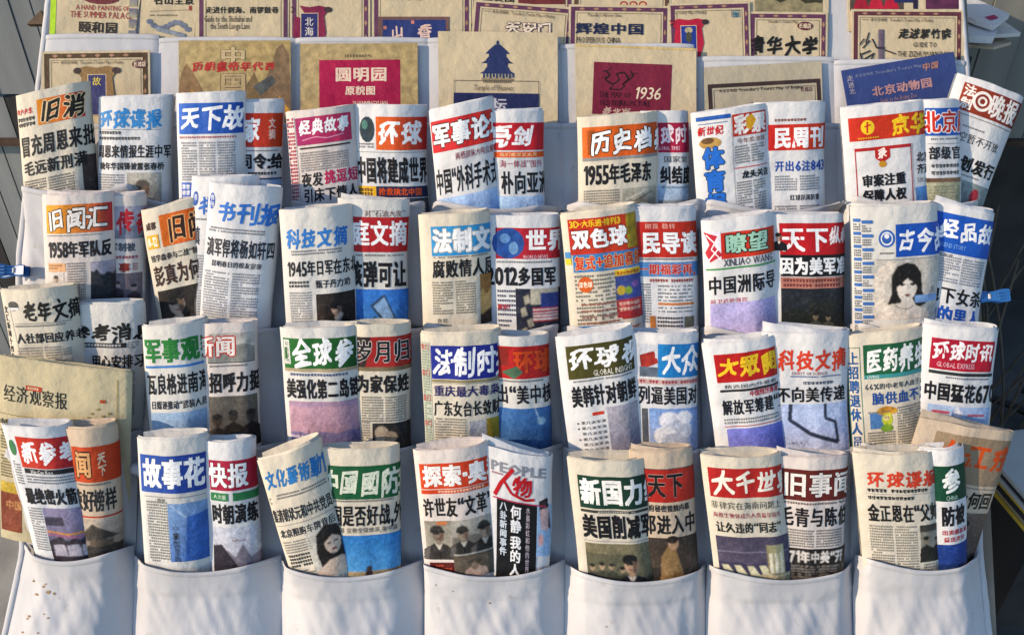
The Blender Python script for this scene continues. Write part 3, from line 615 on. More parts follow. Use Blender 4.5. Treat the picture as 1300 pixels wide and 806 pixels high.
N('newspaper with yellow title on red and a red framed box, below the dark blue map', (1064, 139), (1174, 127), (1072, 274), dict(
    masthead=[Q(9, 12, 108, 29, 'c42a14', 'c83810'), E(32, 25, 8.5, 9, 'f0c820'), LN([(32, 18), (31, 32)], 2.2, 'c42a14'), LN([(28, 24), (36, 22)], 1.8, 'c42a14'), T('京华时报', 60, 13, 27, 26, 'f4c81c', 'k'), B(19, 37, 28, 3, 'f0c820', 4, 2, 3)],
    headline=[FR(14, 50, 72, 100, 1.2, 'b02020'), Q(14, 50, 72, 4, 'b02020'), L([(39, 50), (58, 50), (58, 64), (48, 71), (39, 64)], 'b82018'), T('录', 42, 52, 13, 13, 'f8e8e0', 'k'), E(48, 72, 5, 4, 'c08a20'), T('审案注重', 21, 84, 14, 16, K, 'B'), T('保障人权', 21, 103, 14, 16, K, 'B'), T('北京', 93, 62, 11, 13, K, 'b'), T('齐迎', 93, 77, 11, 13, K, 'b'), T('5月上旬', 93, 94, 6, 7, '555555')],
    article=[B(21, 122, 58, 30, '555555', 5, 3.6, 4), LN([(88, 50), (88, 110)], .6, '888888')], picture=scape(90, 106, 30, 50, '5a90cc', '3a6cae', (.5, '2c5078', 4))), paper='w')
N('narrow newspaper with red characters edged in white on a blue banner, top right', (1150, 128), (1217, 127), (1155, 274), dict(
    masthead=[Q(18, 9, 60, 34, '2058b0'), T('北京晨', 14, 12, 24, 28, 'c82818', 'b', 'f8f0f0', ow=.06)],
    headline=[B(24, 46, 40, 3, '555555'), T('部级官', 21, 56, 15.5, 17, '26262a', 'b'), LN([(20, 53), (66, 53)], .6, '888888')],
    article=[B(24, 78, 40, 5, '555555', 7, 5, 5), B(24, 87, 40, 5, '555555', 7, 5, 5)], picture=[Q(18, 96, 50, 6, '5a4030', '8a6a50', 1), G(18, 102, 50, 60, 'a8a888', 'b4b098'), B(22, 106, 42, 30, '6a6a54', 4)]), z='m', paper='w')
def tl_target(): return [E(38, 24, 12.5, 12.5, 'f4ece4', n=20), E(38, 24, 9, 9, '8a2c1c', n=20), E(38, 24, 6, 6, 'f4ece4', n=20), E(38, 24, 3.4, 3.4, '8a2c1c', n=16)]
N('newspaper with dark red banner and ring emblem, leaning steeply at the top right corner', (1212, 92), (1297, 124), (1162, 246), dict(
    masthead=[Q(11, 8, 86, 34, '9a3a1c', '70201c'), T('法', 13, 9, 15, 15, 'f6ece4', 'b'), T('制', 13, 25, 15, 15, 'f6ece4', 'b'), *tl_target(), T('晚报', 48, 9, 21, 31, 'f6ece4', 'b'), LN([(12, 46), (90, 46)], 1, '777777')],
    headline=[B(14, 58, 40, 3, '555555'), T('低空暂不开放', 14, 66, 11, 13, '3a3a40'), T('计划发行', 22, 94, 16.5, 20, K, 'B'), B(20, 117, 50, 4, '555555')],
    picture=[*scape(18, 124, 75, 70, '8c9a9a', '50585a', (.5, '2c3434', 8)), LN([(36, 126), (36, 160)], 1.5, '2a3030'), LN([(52, 126), (52, 160)], 1.5, '2a3030'), E(70, 140, 6, 10, 'a02838', 1)]), z=22, paper='w', ext=40)

# ---- second row
N('pinkish newspaper with yellow to red banner and headline beginning 1958, second row', (57, 247), (145, 243), (60, 395), dict(
    masthead=[Q(9, 12, 84, 35, 'e8a008', 'b82030'), T('旧闻汇', 11, 16, 25.5, 27, 'f0e8e0', 'k', '201410', ow=.055)],
    headline=[B(9, 49, 74, 2, '888888', 3, 1.6, 3), T('1958', 10, 57, 12, 21, K, 'B'), T('年军队反', 38, 57, 13.5, 21, K, 'B')],
    article=[Q(9, 84, 25, 11, 'dca878'), B(10, 86, 23, 8, '7a4a28', 3.5), B(36, 84, 26, 66, '6a645e', 3.3), B(9, 122, 26, 30, '6a645e', 3.3)],
    picture=[*man(9, 96, 22, 24, 'd0c8c0', None, '55504c'), *scape(66, 84, 30, 60, 'a09cac', '5a586a', (.3, '20242c', 8))]), paper='p', flap=6)
N('narrow newspaper with one red character over a grey landscape, beside the 1958 one', (128, 247), (184, 247), (132, 395), dict(
    masthead=[*scape(14, 13, 60, 40, 'a8a4b4', 'b4b0bc', (.6, '7c8090', 6)), T('传奇', 25, 17, 24, 30, 'b82030', 'k')],
    headline=[T('军制被', 17, 58, 11, 11, '40485a', 'b'), B(17, 74, 36, 4, 'a05060', 5, 4, 4), T('事', 29, 83, 15, 12, '8a2418', 'B'), B(17, 84, 10, 9, '8a2418'), B(46, 84, 8, 9, '8a2418')],
    picture=[*crowd(17, 96, 42, 40, '6a6068', '3a3038', 2, 'a89090'), B(17, 138, 40, 5, '555555')]), z='b', paper='p')
N('cream newspaper with orange block and dark portrait, partly covered by white text sheets', (182, 266), (262, 247), (203, 408), dict(
    masthead=[Q(26, 11, 60, 39, 'd86812', 'c8500c'), T('旧闻', 33, 14, 27, 32, '2a1008', 'k', 'f0b070'), T('成都', 6, 17, 7.5, 10, '3a1a10', 'b'), Q(5, 33, 17, 17, 'e0a828'), T('8-12', 6, 35, 6.5, 13, 'f8f0e0', 'b')],
    headline=[T('钱学森参与二战“制', 6, 58, 7.4, 9, '302824', 'b'), T('彭真为何被', 6, 72, 16, 27, '3a2018', 'b')],
    picture=man(8, 104, 56, 60, '1d1a18', '2c2623', '14110f', '0e0c0b', 'a89688', s=1.25, cx=.42)), z='b', paper='c')
N('white newspaper with blue round seal, the half hidden copy behind its identical twin', (245, 224), (330, 224), (240, 392), dict(
    masthead=[E(9, 26, 4, 9, '1c50a8'), V('书', 6, 20, 6, 9, 'f0f0f0'), T('书', 14, 24, 18, 22, '2468c0', 'k')],
    headline=[B(7, 50, 20, 3, '555555'), T('滇', 8, 60, 10, 24, '303040', 'b')],
    article=[B(7, 96, 26, 80, '7a7e8a', 3.4)]), z='m', paper='w')
N('white newspaper with pale blue title above columns of text, in front of its twin', (267, 230), (358, 238), (257, 408), dict(
    masthead=[E(8, 22, 4, 10, '1c50a8'), V('书刊', 4.5, 14, 7, 8, 'f0f0f0'), T('书刊报', 16, 20, 28, 27, '2a70c8', 'k')],
    headline=[B(6, 53, 76, 7, '555a68', 3.5), T('滇军悍将杨如轩四', 5, 66, 11.3, 24, '20242e', 'b'), T('昆明春日的校友宗亲', 14, 94, 7.4, 8, '30303a', 'b')],
    article=[B(5, 108, 78, 94, '6c707c', 3.4, cols=2)]), z='f', paper='w')
N('white newspaper with pale blue title and headline beginning 1945, second row', (354, 266), (446, 259), (366, 418), dict(
    masthead=[T('科技文摘', 10, 23, 20.5, 26, '2a78c8', 'k'), B(16, 50, 68, 9, '555a60', 3.5)],
    headline=[T('1945年日军在东北', 9, 63, 11.3, 20, K, 'b'), T('甄子丹力劝', 46, 88, 9.2, 11, '20222a', 'b'), B(10, 88, 28, 9, '333333', 4.6, 3.5, 4)],
    article=[B(10, 102, 32, 46, '777a80', 3.3), T('“王的父亲”', 24, 150, 6, 6, '222222', 'b')], picture=[*man(46, 106, 52, 60, '1c1614', '3a2c24', '100e10', '100e0e', 'b89880', s=.8), L([(58, 160), (76, 130), (80, 134), (66, 160)], 'c8b8a8')]), paper='n')
N('newspaper with deep red banner and a tilted phone on a bright blue picture', (428, 251), (517, 253), (434, 418), dict(
    masthead=[T('对“石油大攻”', 36, 12, 8.5, 9, '7a5a58'), Q(8, 21, 84, 43, 'a81424', 'b81c20'), T('家庭文摘', -5, 25, 24, 32, 'fafafa', 'b')],
    headline=[B(22, 67, 66, 3, '555555'), T('核弹可让', 14, 75, 19, 34, K, 'B')],
    picture=[G(14, 111, 80, 60, '2a70c8', '4a90d8'), L([(42, 132), (60, 117), (76, 150), (62, 158)], '28405c'), L([(46, 133), (60, 121), (72, 147), (63, 152)], '8ab0d8'), L([(34, 160), (48, 146), (72, 166), (50, 170)], '20303c'), L([(56, 156), (84, 150), (84, 160), (60, 166)], 'd0dce8')]), z='b', paper='n', flap=6)
N('cream newspaper with sky blue banner of thick white characters, second row', (530, 272), (621, 267), (538, 418), dict(
    masthead=[Q(18, 14, 80, 36, '2c90cc'), T('法制文摘', 20, 17, 25.5, 30, 'fafafa', 'B', 'a8a8a0'), B(20, 51, 72, 2, '555555', 3, 1.7, 3)],
    headline=[T('腐败情人屈', 18, 55, 17, 23, K, 'b')],
    article=[B(17, 82, 60, 44, '6a6458', 3.3, cols=2), T('贪官', 22, 129, 7, 6, '444444'), B(17, 138, 60, 22, '6a6458', 3.3, cols=2)], picture=scape(79, 76, 30, 64, 'a07038', '6a4420', (.4, 'c8a060', 8), (.75, '382818', 5))), paper='c')
N('newspaper with a blue globe on its red banner and a striped flag picture', (614, 272), (712, 272), (618, 418), dict(
    masthead=[Q(17, 15, 90, 38, 'a01830', 'b81c28'), E(33, 34, 21, 19, '204c98', 1), E(29, 28, 7, 6, '5a8ac0', 1), E(40, 40, 6, 8, '6a98c8', 1), T('世界', 56, 17, 28, 27, 'fafafa', 'B'), T('WORLD NEWS', 52, 48, 6, 5, 'f0c0c8')],
    headline=[B(18, 56, 74, 3, '555555'), T('2012多国军', 4, 63, 17, 24, K, 'B')],
    article=[B(18, 92, 26, 34, '44485a', 6, 3, 3), T('赢取?', 18, 110, 7, 7, 'b02030', 'b'), B(18, 130, 26, 14, '44485a', 6, 3, 3)],
    picture=[G(42, 90, 64, 70, '1c2034', '282c3c'), Q(62, 90, 36, 20, 'b8b09c', None, 1), Q(74, 96, 26, 18, '283a80', None, 1), *[Q(64, 114 + 4 * i, 34, 2, 'c02838') for i in range(5)], *[Q(64, 116 + 4 * i, 34, 2, 'e0dcd8') for i in range(4)], *[L([(52 + a, 96 + b), (58 + a, 93 + b), (61 + a, 103 + b), (54 + a, 106 + b)], 'a8a08c') for a, b in ((0, 4), (-4, 20), (4, 34), (22, 44), (-3, 46))]]), z='m', paper='w')
N('crowded lottery newspaper with yellow line and orange ball, leaning left in the second row', (709, 272), (807, 261), (724, 418), dict(
    masthead=[Q(10, 6, 96, 44, 'b82818', 'c83c14'), Q(84, 6, 16, 42, 'b09020', None, 1), T('3D·大乐透·排列3', 12, 8, 8.6, 9, YL, 'b'), T('双色球', 13, 19, 24, 25, 'fafafa', 'B', '6a1410'), Q(12, 50, 96, 22, '3a7ab8'), T('复式+追加喜扬', 14, 52, 13.6, 18, 'c83020', 'b', 'e8c880', ow=.04), Q(2, 46, 8, 8, '4a8ac0'), Q(2, 54, 8, 8, 'd8c030')],
    article=[B(12, 76, 56, 64, '7a766a', 5, 3, 3.2, dens=.75), E(26, 88, 10, 10, 'c85818', n=18), T('双色球', 17, 84, 6, 8, 'f4e8d0', 'b'), B(18, 112, 50, 28, 'a06858', 8, 3, 5)],
    picture=[Q(65, 74, 40, 8, YL), B(67, 76, 34, 5, 'a02020', 6, 4, 4.6), Q(65, 82, 40, 30, '3a4a90', None, 1), E(72, 100, 6, 6, 'c8a830'), E(82, 101, 5, 5, '88a838'), E(92, 94, 4.5, 4.5, '8a5aa0'), Q(65, 112, 40, 22, 'b02830'), B(68, 115, 34, 16, 'e8b8a0', 7, 4.6, 5), Q(12, 140, 60, 4, '3a7ab8'), B(12, 146, 88, 18, 'b03028', 5, 3, 3.4), Q(72, 134, 34, 3, 'b03028')]), paper='c')
N('lottery newspaper with a blue strip of red characters above rows of numbers', (795, 264), (886, 264), (798, 418), dict(
    masthead=[Q(14, 15, 90, 44, 'b82018', 'c43018'), T('刚直 稳转', 24, 17, 9, 7, 'e8b0a0'), T('民导读', 20, 27, 25, 28, 'fafafa', 'B', '8a2a20', ow=.03)],
    headline=[B(16, 60, 72, 3, '555555'), Q(14, 65, 90, 18, '4a84c0'), T('一期福彩再,', 13, 67, 14.5, 14, 'c02828', 'b', 'e8d0c0', ow=.03)],
    article=[B(28, 86, 58, 5, 'a04030', 6, 4, 3.4), B(38, 94, 48, 36, '3a3c44', 4.6, 2, 2.2, dens=.8), B(16, 92, 14, 50, '50545c', 3.4), Q(38, 116, 48, 3, 'c87840'), Q(27, 133, 7, 20, 'c07838', None, 1), B(36, 134, 36, 22, '3a3c44', 5, 3, 3.4), Q(72, 134, 14, 14, '6a6a5a', None, 1)]), z='m', paper='w', flap=7)
N('newspaper with pale green characters on red above a violet sky picture', (888, 279), (983, 267), (893, 418), dict(
    masthead=[Q(6, 17, 100, 32, 'c42418', 'cc3c14'), Q(4, 14, 20, 36, 'e8e0ec'), L([(3, 14), (20, 20), (16, 32), (26, 44), (10, 52), (4, 40), (10, 30)], 'c02838'), LN([(6, 18), (22, 34), (8, 50)], 1.6, 'f4f0f4'), LN([(22, 18), (12, 36), (24, 50)], 1.4, 'f4f0f4'), T('瞭望', 29, 19, 29, 25, 'a0d0b8', 'b', '1a1614', ow=.06), T('XINLIAO WANG', 26, 49, 11, 10, '2a2430'), Q(4, 60, 100, 2, '3a8a4a')],
    headline=[T('中国洲际导', 6, 70, 18.5, 24, K, 'b'), T('前卫武装强控', 8, 99, 8, 6, 'b03060')],
    picture=[*scape(8, 105, 100, 70, 'b0a8d8', 'c8b8dc', (.88, 'a07848', 3))]), paper='w')
N('newspaper with red banner, white on black headline and dark picture, second row', (966, 271), (1070, 271), (970, 418), dict(
    masthead=[Q(20, 10, 90, 39, 'b8141c'), T('天下', 22, 14, 31, 32, 'fafafa', 'b'), T('纵横', 84, 15, 15, 21, 'f4e8e8', 'k'), man(13, 18, 12, 26, None, None, '16161c')],
    headline=[Q(20, 49, 90, 27, '141418'), T('因为美军准备', 19, 52, 18.5, 22, 'f4f4f4', 'B'), Q(20, 77, 90, 14, 'b87868'), B(23, 79, 76, 5, '6a2828', 6, 4, 4), B(23, 85, 76, 4, '6a2828', 6, 4, 4)],
    picture=[*scape(20, 91, 90, 80, '1c2028', '2a2c2c', (.35, '20241f', 5)), *crowd(56, 108, 34, 44, '24261f', '4a4c40', 2, '8a7a60')]), z='m', paper='w')
N('large newspaper with blue banner and photo of a dark haired woman with bare shoulders', (1076, 262), (1190, 257), (1080, 418), dict(
    article=[*[o for k in range(9) for o in (Q(3, 14 + k * 16, 9, 4, '3a6ab0'), B(3, 20 + k * 16, 9, 9, '404450', 3))], *[o for k in range(8) for o in (Q(13, 16 + k * 17, 13, 4, '3a6ab0'), B(13, 22 + k * 17, 13, 10, '55585e', 3))]],
    masthead=[E(43, 39, 10, 11, '3060b0', n=18), E(43, 39, 7.5, 8.5, 'e0e0e4', n=16), E(43, 39, 6, 6.5, '3060b0', 1), E(43, 36, 3, 3, 'e8e8ee'), Q(54, 22, 70, 40, '1450b4'), T('古今故', 57, 27, 24.5, 30, 'fafafa', 'k'), LN([(29, 65), (112, 65)], .8, '888888'), B(34, 56, 18, 5, '444444', 3)],
    picture=[G(26, 66, 90, 100, 'c4beb4', 'bcb4a8'), L([(26, 84), (44, 68), (56, 70), (46, 78), (38, 100), (40, 130), (26, 140)], 'd8ccbe'),
             L([(43, 124), (49, 108), (49, 86), (56, 74), (68, 70), (80, 73), (88, 84), (89, 106), (95, 122), (84, 127), (70, 118), (55, 128)], '16120f'),
             L([(26, 170), (28, 138), (44, 122), (60, 120), (62, 112), (76, 116), (80, 124), (98, 132), (108, 150), (110, 170)], 'd8ccbe'), L([(38, 170), (42, 150), (62, 154), (84, 148), (98, 156), (100, 170)], '131012'),
             E(69, 100, 13, 18, 'e4d8ca', n=20, rot=.12), L([(52, 102), (54, 84), (64, 77), (76, 79), (84, 90), (85, 102), (81, 92), (72, 84), (60, 90)], '16120f'),
             L([(58.5, 97), (62, 94.6), (67, 97), (62, 99)], '120e0c'), L([(72, 97), (76, 95), (80.5, 97.5), (76, 99.4)], '120e0c'), LN([(58, 92), (66, 91.6)], .8, '3a2c26'), LN([(71, 91.6), (78, 92.6)], .8, '3a2c26'), LN([(69, 96), (70.5, 102), (68, 103)], .7, '9c8878'), L([(64.5, 110), (69, 108.4), (73.5, 110.2), (69, 113)], '703830'), LN([(52, 122), (60, 127), (70, 128), (78, 124)], 1, '55504a'),
             Q(80, 112, 36, 9, '7aa0d0'), T('反', 102, 101, 9, 9, '333333')]), paper='n', flap=4)
N('newspaper leaning right with blue banner and a bold blue line at its foot', (1183, 255), (1264, 271), (1163, 405), dict(
    masthead=[Q(6, 10, 96, 48, '1450b4', '1a58b8'), T('经品故事', 11, 16, 24.5, 25, 'f8f8f8', 'k'), T('LEGEND STORY', 12, 46, 6, 6, '7aa8e0'), ],
    article=[B(10, 62, 70, 36, '6a7486', 3.4, cols=2), T('专题报道', 8, 59, 6, 4, '404860')],
    headline=[T('地下女杀', 4, 100, 20, 22, K, 'b'), T('她的男人', 3, 125, 20, 23, '1650b0', 'B')]), z='m', paper='w', flap=8)

# ---- third row
N('pale newspaper with black brush title and vertical text down its left edge', (2, 366), (94, 361), (25, 492), dict(
    masthead=[E(19, 20, 8, 6, '4a4a48', 1), Q(11, 22, 16, 3, 'dddddd'), T('老年文摘', 33, 15, 18, 25, '141414', 'k'), LN([(18, 42), (90, 42)], .7, '777777'), B(18, 44, 66, 3, '666666')],
    headline=[V('文汇新闻十四告报', 3, 20, 7, 9.5, '222222', 'b'), LN([(12, 16), (22, 110)], .6, '999999'), T('人社部回应养老', 18, 54, 12.2, 13.5, K, 'b')],
    article=[B(16, 72, 72, 50, '8a8a86', 3.4, cols=2)]), paper='c')
N('plain newspaper with thin black title over a black strip, above the yellow newspaper', (96, 384), (182, 384), (100, 492), dict(
    masthead=[T('参考消息', -2, 24, 26, 22, '141414', 'k'), Q(6, 47, 62, 6, '26262a'), B(10, 48.5, 54, 4, 'c8c8c8', 4, 3, 4), B(70, 46, 14, 10, '888888')],
    headline=[T('用心安排习', 22, 62, 13.5, 18, K, 'b')], article=[B(8, 84, 74, 60, '7a7a78', 3.4, cols=2)]), z='b', paper='n')
N('newspaper with thick green characters on white above a pale blue picture, third row', (183, 411), (262, 405), (195, 556), dict(
    masthead=[T('军事观察', 5, 15, 24.5, 31, '1c7830', 'B'), Q(5, 49, 80, 3, '3a7ac0')],
    headline=[T('瓦良格进南海', 6, 59, 13.6, 27, K, 'b'), T('日媒诬推动“武装人员', 10, 93, 7.7, 11, '22262c', 'b')],
    picture=scape(8, 108, 84, 80, '9ab6d4', '6c90b8', (.8, '5a7890', 4))), paper='n')
N('newspaper with one red outlined character and silhouettes of people, third row', (250, 408), (328, 406), (256, 556), dict(
    masthead=[*scape(20, 12, 60, 36, 'b8b4ac', 'c8c4bc', (.4, '8a8a84', 6)), T('新闻', 3, 15, 27, 26, 'f0e8e0', 'b', 'c02c1c', ow=.07), LN([(20, 48), (80, 48)], 1, '444444')],
    headline=[B(22, 51, 50, 4, '555555'), T('招呼力挺', 21, 60, 17, 26, K, 'B')],
    picture=crowd(20, 90, 62, 66, '5c564e', '201c1c', 3, '3c322c')), z='m', paper='p')
N('newspaper with dark green banner and dusky pink sea picture, third row', (358, 413), (456, 411), (366, 568), dict(
    masthead=[Q(5, 12, 100, 37, '1c6a28', '14501e'), Q(6, 14, 8, 30, 'd8d8d0'), V('军事周刊', 7, 16, 6, 6.6, '4a5a40'), T('全球参考', 17, 13, 27, 34, 'fafafa', 'k'), Q(5, 49, 100, 4, 'a89878')],
    headline=[B(12, 55, 80, 4, '4a5a80', 5, 3.4, 4), T('美强化第二岛链', 6, 62, 13.8, 25, K, 'B')],
    picture=[*scape(8, 90, 100, 80, 'a888a0', '4c5488', (.1, 'b890a0', 2), (.5, '7a7098', 2)), Q(8, 134, 30, 1.5, 'd8c8d0'), LN([(22, 128), (22, 140)], 1, '3a3040'), LN([(34, 126), (34, 140)], 1, '3a3040')]), paper='n')
N('newspaper with black characters edged white on a red banner, third row', (437, 409), (520, 408), (444, 568), dict(
    masthead=[Q(18, 14, 76, 37, '9c1c1c', 'a82820'), L([(18, 14), (36, 14), (28, 52), (18, 52)], '2a2020'), T('岁月归来', 16, 18, 24, 28, '17171a', 'b', 'e8e0dc', ow=.03), Q(18, 51, 76, 5, '7a6a50', None, 1)],
    headline=[T('为家保姓', 16, 61, 17.5, 23, K, 'B')], article=[B(22, 88, 62, 32, '6c6860', 3.3, cols=2), B(22, 120, 12, 30, '6c6860', 3.3)],
    picture=[G(36, 122, 56, 50, '2c2c2c', '3c3430'), E(48, 134, 9, 8, 'b8a890', 1), E(60, 140, 8, 7, 'a89478', 1), E(46, 142, 6, 5, 'c8b8a0', 1)]), z='m', paper='c')
N('newspaper with dark blue banner beside a grey column with red marks, third row', (536, 420), (637, 418), (540, 568), dict(
    masthead=[Q(15, 14, 100, 41, '1c2c90', '182480'), T('法制时报', 18, 17, 27, 35, 'fafafa', 'k'), Q(15, 56, 100, 3, '8a8058')],
    article=[Q(1, 10, 13, 150, 'b0b8a8'), B(2, 14, 11, 140, '5c6458', 3.4), *[T('会门', 1, 12 + k * 32, 6, 8, 'b03030', 'b') for k in range(5)], B(16, 104, 44, 60, '6a665c', 3.4), LN([(15, 60), (104, 60)], .6, '888888')],
    headline=[T('重庆最大毒枭', 17, 63, 14.4, 14, '2c2860', 'b'), T('广东女台长敛财', 16, 82, 12.6, 20, K, 'b')],
    picture=[G(62, 108, 24, 50, 'b0b0b4', '9098a0'), Q(84, 106, 20, 50, '8a7420', 'b09828', 1)]), paper='c')
N('newspaper with orange character on red and a deep blue picture, third row', (614, 422), (698, 423), (618, 568), dict(
    masthead=[Q(18, 12, 90, 40, 'b41c1c'), T('环球', 40, 16, 27, 30, 'd84818', 'B', '701010', ow=.03), Q(19, 14, 15, 22, '8a2018', None, 1), L([(24, 44), (44, 36), (52, 44), (40, 52)], '4a6a50', 1)],
    headline=[B(20, 54, 60, 3, '555555'), T('出“美中核', 16, 60, 17, 24, K, 'b')],
    picture=[*scape(18, 89, 90, 90, '3a6ca8', '1c3860', (.75, '182840', 4)), E(74, 106, 6, 5, '8ab0c8', 1), LN([(66, 90), (72, 106)], 1.2, 'a8c0d0')]), z='m', paper='n')
N('wide newspaper with olive banner of white brush characters, third row', (706, 426), (805, 411), (722, 568), dict(
    masthead=[Q(13, 12, 100, 41, '4c4818', '3c3a14'), T('环球视野', 16, 15, 33, 28, 'fafafa', 'k'), T('GLOBAL INSIGHT', 45, 44, 8.6, 8, 'e8e4d8'), B(18, 55, 80, 2.6, '666666')],
    headline=[T('美韩针对朝鲜', 14, 62, 14.6, 27, K, 'B')],
    article=[Q(38, 96, 15, 4, 'c83820'), *[T('第几次军演', 22, 106 + k * 7, 6.5, 4.2, '333333') for k in range(6)], *[Q(17, 107.5 + k * 7, 2, 2, K) for k in (0, 1, 3, 5)]],
    picture=scape(57, 92, 60, 80, 'a4a0ac', '8a8894', (.45, '9490a0', 3))), paper='w')
N('newspaper with sky blue banner and a billowing cloud photo, third row', (790, 420), (888, 422), (794, 568), dict(
    masthead=[Q(20, 12, 26, 40, 'c8ccd4'), L([(22, 26), (40, 20), (46, 34), (24, 44)], 'a02c24', 1), Q(22, 40, 24, 12, '5c6878', None, 1), Q(45, 11, 70, 41, '1c80c4', '1c70b8'), T('大众', 50, 15, 26, 32, 'fafafa', 'k'), Q(20, 55, 90, 6, 'c8a8a4'), B(22, 56, 80, 4, 'a02030', 5, 3.6, 4)],
    headline=[T('列逼美国对', 20, 63, 16, 24, '1a1a1e', 'b')],
    picture=[G(34, 91, 80, 80, '7a9cd4', 'b4c0dc'), *[E(a, b, r_, r_ * .8, c_, 1) for a, b, r_, c_ in ((60, 106, 14, 'dcdce4'), (72, 118, 18, 'c8ccd8'), (54, 126, 15, 'e4e4ea'), (80, 102, 10, 'eceaf0'), (66, 136, 18, 'b8bece'))], Q(24, 92, 8, 60, '55585e', None, 1)]), z='m', paper='w')
N('newspaper with yellow characters on red above a plain violet blue picture', (890, 435), (984, 423), (906, 568), dict(
    masthead=[Q(14, 13, 100, 35, 'b01414', 'c01c18'), T('大眾閱读', 18, 17, 26.5, 25, YL, 'k'), T('精选国内外最新', 22, 51, 10, 5, '555555'), Q(16, 57, 100, 3, '2c2c30')],
    headline=[T('中国悄然筹建“卫', 52, 60, 6.8, 8, 'b02030', 'b'), T('解放军筹建“卫', 16, 70, 13.6, 20, K, 'b')],
    article=[B(16, 94, 76, 8, '666666', 4, 2.6, 3), LN([(16, 104), (100, 104)], 1, 'b03050')], picture=[Q(18, 107, 100, 70, '8484d8', '4c60b8', 1)]), paper='w', flap=5)
N('newspaper with orange red brush title and a crane hook against pale sky', (966, 420), (1079, 417), (972, 568), dict(
    masthead=[T('科技文摘', 19, 20, 22.5, 26, 'd03c20', 'k'), T('DIGEST OF SCIENCE', 36, 47, 6.4, 4, '8a4040'), B(34, 52, 68, 3, '3a5a9a')],
    headline=[B(50, 59, 40, 5, '505a6a', 6, 4, 5), T('不向美传递', 16, 66, 18.4, 20, '141418', 'b')],
    picture=[*scape(22, 88, 90, 90, 'b4c4e8', 'c8cce8'), LN([(34, 88), (32, 108), (58, 126), (94, 138)], 5, '2c3448'), LN([(78, 88), (78, 106), (92, 112), (95, 138)], 4, '30384c'), T('新华社照片', 26, 136, 6, 4, '333344')]), z='m', paper='w', flap=12)
N('pale newspaper with green banner, blue headline and a small printed mushroom', (1074, 424), (1174, 412), (1080, 566), dict(
    masthead=[Q(20, 13, 100, 37, '1c5c3c', '1a5434'), T('医药养生', 22, 17, 21, 31, 'f4f4f0', 'k'), Q(20, 50, 100, 5, '3a9090'), T('LIVING', 24, 50.5, 6, 4, 'e0e8e0')],
    headline=[T('66%的中老年人由于大脑供', 20, 61, 8, 8, '3a4450', 'b'), T('脑供血不足', 28, 72, 16, 16, '1c4890', 'b'), V('上招聘退休人员', 1, 20, 13, 17, '1c5090', 'b')],
    article=[FR(0, 15, 16, 140, .8, '3c7868'), B(22, 96, 32, 3, '666666'), B(58, 92, 40, 52, '6c6c66', 3.4), B(20, 122, 36, 30, '6c6c66', 3.4)],
    picture=[Q(24, 98, 16, 20, '4a78b0', None, 1), E(46, 96, 13, 5.5, 'c09028'), E(46, 93.5, 9, 3.5, 'a87420'), E(46, 107, 7, 8, 'b8c030'), E(45, 118, 8, 5, '7aa030'), E(45, 105, 4, 3.4, 'e0c890'), E(44, 104.6, .9, 1.1, K), E(47.4, 104.6, .9, 1.1, K)]), z='m', paper='c')
N('white newspaper with crimson banner and black headline ending in 670', (1170, 409), (1270, 417), (1158, 545), dict(
    masthead=[Q(12, 14, 82, 38, 'a81030', 'b4142c'), T('环球时讯', 15, 17, 19.5, 23, 'f8f4f4', 'k'), T('GLOBAL EXPRESS', 20, 42, 7.6, 7, 'e8b8c0'), Q(12, 54, 86, 4, '2c3034')],
    headline=[B(32, 60, 60, 4, '3a4a6a'), T('中国猛花670', 8, 68, 16.2, 24, '141418', 'B')],
    picture=[*scape(14, 97, 84, 60, 'a8c0e4', '7aa0d0'), Q(20, 104, 20, 3, 'b02c38'), Q(64, 106, 24, 2.4, 'b02c38'), E(52, 106, 6, 4, 'dcdce8'), E(50, 100, 2.4, 5, 'e8e8f0')]), z='f', paper='w', flap=6)

# ---- fourth row
N('large yellow folded newspaper with black title, behind the lowest rolls at the left', (-4, 449), (168, 473), (4, 668), dict(
    masthead=[T('经济观察报', 8, 33, 17, 22, '1c1a14', ''), Q(38, 31, 21, 6, 'b83c1c'), B(40, 32.5, 17, 3.5, 'f0d8b0', 5, 3, 3), *[E(124 + a, 50 + b, 2, 1.6, 'a09058', 1) for a, b in ((0, 4), (8, -2), (14, 6), (-4, 10), (22, 2))], Q(134, 36, 7, 4, 'c05028'), T('寻找大与影响中国', 118, 62, 5, 5, '26221a', 'b')],
    headline=[LN([(0, 70), (150, 70)], .7, '8a7a48'), LN([(0, 118), (150, 118)], .7, '8a7a48'), T('中国新一轮', 2, 76, 8, 9, '2a261c', 'b')],
    article=[B(2, 90, 40, 26, '6a6038', 3.6), B(2, 122, 40, 30, '6a6038', 3.6), B(130, 74, 26, 110, '6a6038', 3.6, cols=2), Q(155, 10, 1.2, 230, '9a8a50')],
    picture=[Q(2, 156, 30, 14, 'c8a838'), Q(2, 170, 30, 50, '7a3420', '8a4428', 1), T('中国', 10, 178, 12, 13, 'd8a060')]), z=9, paper='y', ext=12, inner=2, curl=.6)
